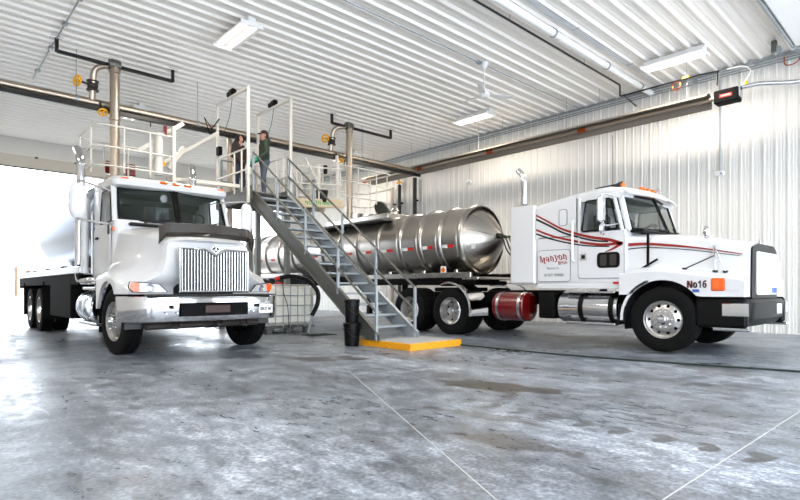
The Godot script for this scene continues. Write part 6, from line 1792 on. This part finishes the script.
func person(at: Vector3, turn: float, label: String, top: Color, trousers: Color, glove: Color, cap: Color, hooded: bool, tall: float) -> void:
	var t := thing("person", label, "person", at)
	t.rotation.y = turn
	var skin := Color(0.5, 0.27, 0.19); var boot := Color(0.03, 0.025, 0.022)
	var b := []
	var s := tall / 1.75
	var v := func(x: float, y: float, z: float) -> Vector3: return Vector3(x, y, z) * s
	for m in [-1, 1]:
		var fwd: float = 0.03 * m
		limb(b, v.call(m * 0.09, 0.92, 0), v.call(m * 0.10, 0.5, fwd + 0.02), 0.092, 0.066, trousers)
		limb(b, v.call(m * 0.10, 0.5, fwd + 0.02), v.call(m * 0.105, 0.1, fwd), 0.066, 0.056, trousers)
		limb(b, v.call(m * 0.105, 0.06, fwd - 0.04), v.call(m * 0.115, 0.05, fwd + 0.13), 0.05, 0.042, boot)
		var sh: Vector3 = v.call(m * 0.2, 1.43, 0); var el: Vector3 = v.call(m * 0.27, 1.14, -0.02 + (0.02 if m > 0 else 0.0)); var wr: Vector3 = v.call(m * 0.2, 0.98, 0.2)
		limb(b, sh, el, 0.072, 0.056, top); limb(b, el, wr, 0.056, 0.042, top)
		hand(b, wr, v.call(-m * 0.12, -0.3, 0.6), v.call(-m * 0.3, 0.9, 0.2), glove)
		limb(b, v.call(m * 0.06, 1.1, 0.0), v.call(m * 0.1, 1.38, 0.0), 0.12, 0.115, top)
		limb(b, v.call(m * 0.12, 1.44, -0.01), v.call(m * 0.19, 1.44, 0), 0.075, 0.07, top)
		limb(b, v.call(m * 0.05, 0.96, 0.0), v.call(m * 0.07, 1.1, 0.0), 0.125, 0.12, top)
		limb(b, v.call(m * 0.04, 0.91, -0.02), v.call(m * 0.07, 0.93, -0.02), 0.11, 0.11, trousers)
	limb(b, v.call(0, 1.45, -0.01), v.call(0, 1.56, 0.01), 0.058, 0.054, skin)
	limb(b, v.call(0, 1.64, 0.0), v.call(0, 1.67, 0.0), 0.088, 0.09, skin)
	limb(b, v.call(0, 1.58, 0.04), v.call(0, 1.62, 0.045), 0.052, 0.06, skin)
	limb(b, v.call(0, 1.635, 0.095), v.call(0, 1.615, 0.112), 0.012, 0.016, skin)
	for m in [-1, 1]:
		limb(b, v.call(m * 0.088, 1.65, -0.01), v.call(m * 0.09, 1.62, -0.01), 0.016, 0.013, skin)
	if hooded:
		limb(b, v.call(0, 1.5, -0.06), v.call(0, 1.55, -0.07), 0.1, 0.1, top)
	else:
		limb(b, v.call(0, 1.47, -0.075), v.call(0, 1.52, -0.08), 0.1, 0.085, top)
	var m := StandardMaterial3D.new()
	m.resource_name = "clothes"; m.vertex_color_use_as_albedo = true; m.roughness = 0.85
	inst("body", skin_mesh(b, 0.016, 0.03), m, t)
	var fc := sub("face", t)
	for e in [-1, 1]:
		obj("eye", Shape.new().lathe([Vector2(0, -0.011), Vector2(0.009, -0.005), Vector2(0.011, 0), Vector2(0.008, 0.007), Vector2(0, 0.01)], v.call(e * 0.034, 1.655, 0.086), Vector3(0, 0, 1), 10), M.black_plastic, fc)
	obj("mouth", Shape.new().box(v.call(0, 1.575, 0.096), Vector3(0.045, 0.009, 0.012), 0.004), mat("lip", Color(0.5, 0.22, 0.2), 0.6), fc)
	var cm := mat("cap_%d" % taken.get("person", 0), cap, 0.85)
	if hooded:
		var hd := Shape.new()
		var rings := []
		for i in 9:
			var a := lerpf(-0.55, 1.0, i / 8.0)
			var ring := []
			for j in 13:
				var q := lerpf(-0.62, PI + 0.62, j / 12.0)
				var r := 0.122 * cos(a * 0.75)
				ring.append(v.call(cos(q) * r, 1.645 + sin(q) * r * 1.15, -0.01 - sin(a) * 0.12 + 0.03))
			rings.append(ring)
		hd.loft(rings, false, false)
		obj("hood", hd, cm, t)
	else:
		var cp := Shape.new()
		cp.lathe([Vector2(0.101, 0), Vector2(0.1, 0.04), Vector2(0.085, 0.08), Vector2(0.05, 0.105), Vector2(0, 0.112)], v.call(0, 1.675, -0.004), Vector3(0, 1, -0.08), 20)
		obj("cap", cp, cm, t)
		obj("cap_peak", Shape.new().plate(rounded([v.call(-0.08, 1.685, 0.06), v.call(0.08, 1.685, 0.06), v.call(0.065, 1.67, 0.17), v.call(-0.065, 1.67, 0.17)], 0.05), Vector3(0, 1, 0.1), 0.012), cm, t)
		obj("hair", Shape.new().lathe([Vector2(0.098, 0.04), Vector2(0.097, -0.03), Vector2(0.08, -0.07), Vector2(0.05, -0.08)], v.call(0, 1.655, -0.02), Vector3(0, 1, 0.1), 16), mat("hair", Color(0.12, 0.08, 0.06), 0.8), t)
	if not hooded:
		obj("back_print", Shape.new().box(v.call(0.02, 1.3, -0.135), Vector3(0.14, 0.1, 0.006), 0.002), M.plate_white, t)

func people() -> void:
	person(P(6.85, 3.45, 12.65), -PI / 2 - 0.25, "person in dark green hoodie, jeans and cap standing at the stair top", Color(0.028, 0.045, 0.028), Color(0.07, 0.085, 0.12), Color(0.01, 0.35, 0.22), Color(0.2, 0.12, 0.09), false, 1.75)
	person(P(6.42, 3.45, 13.2), 0.5, "person in dark hooded jacket standing behind the white gate rails", Color(0.035, 0.022, 0.022), Color(0.03, 0.035, 0.06), Color(0.03, 0.03, 0.035), Color(0.12, 0.09, 0.09), true, 1.68)

func _ready() -> void:
	materials()
	camera_and_light()
	stains()
	room()
	outdoors()
	tank_truck()
	tractor()
	tank_trailer()
	platform()
	pipework()
	fixtures()
	floor_things()
	people()
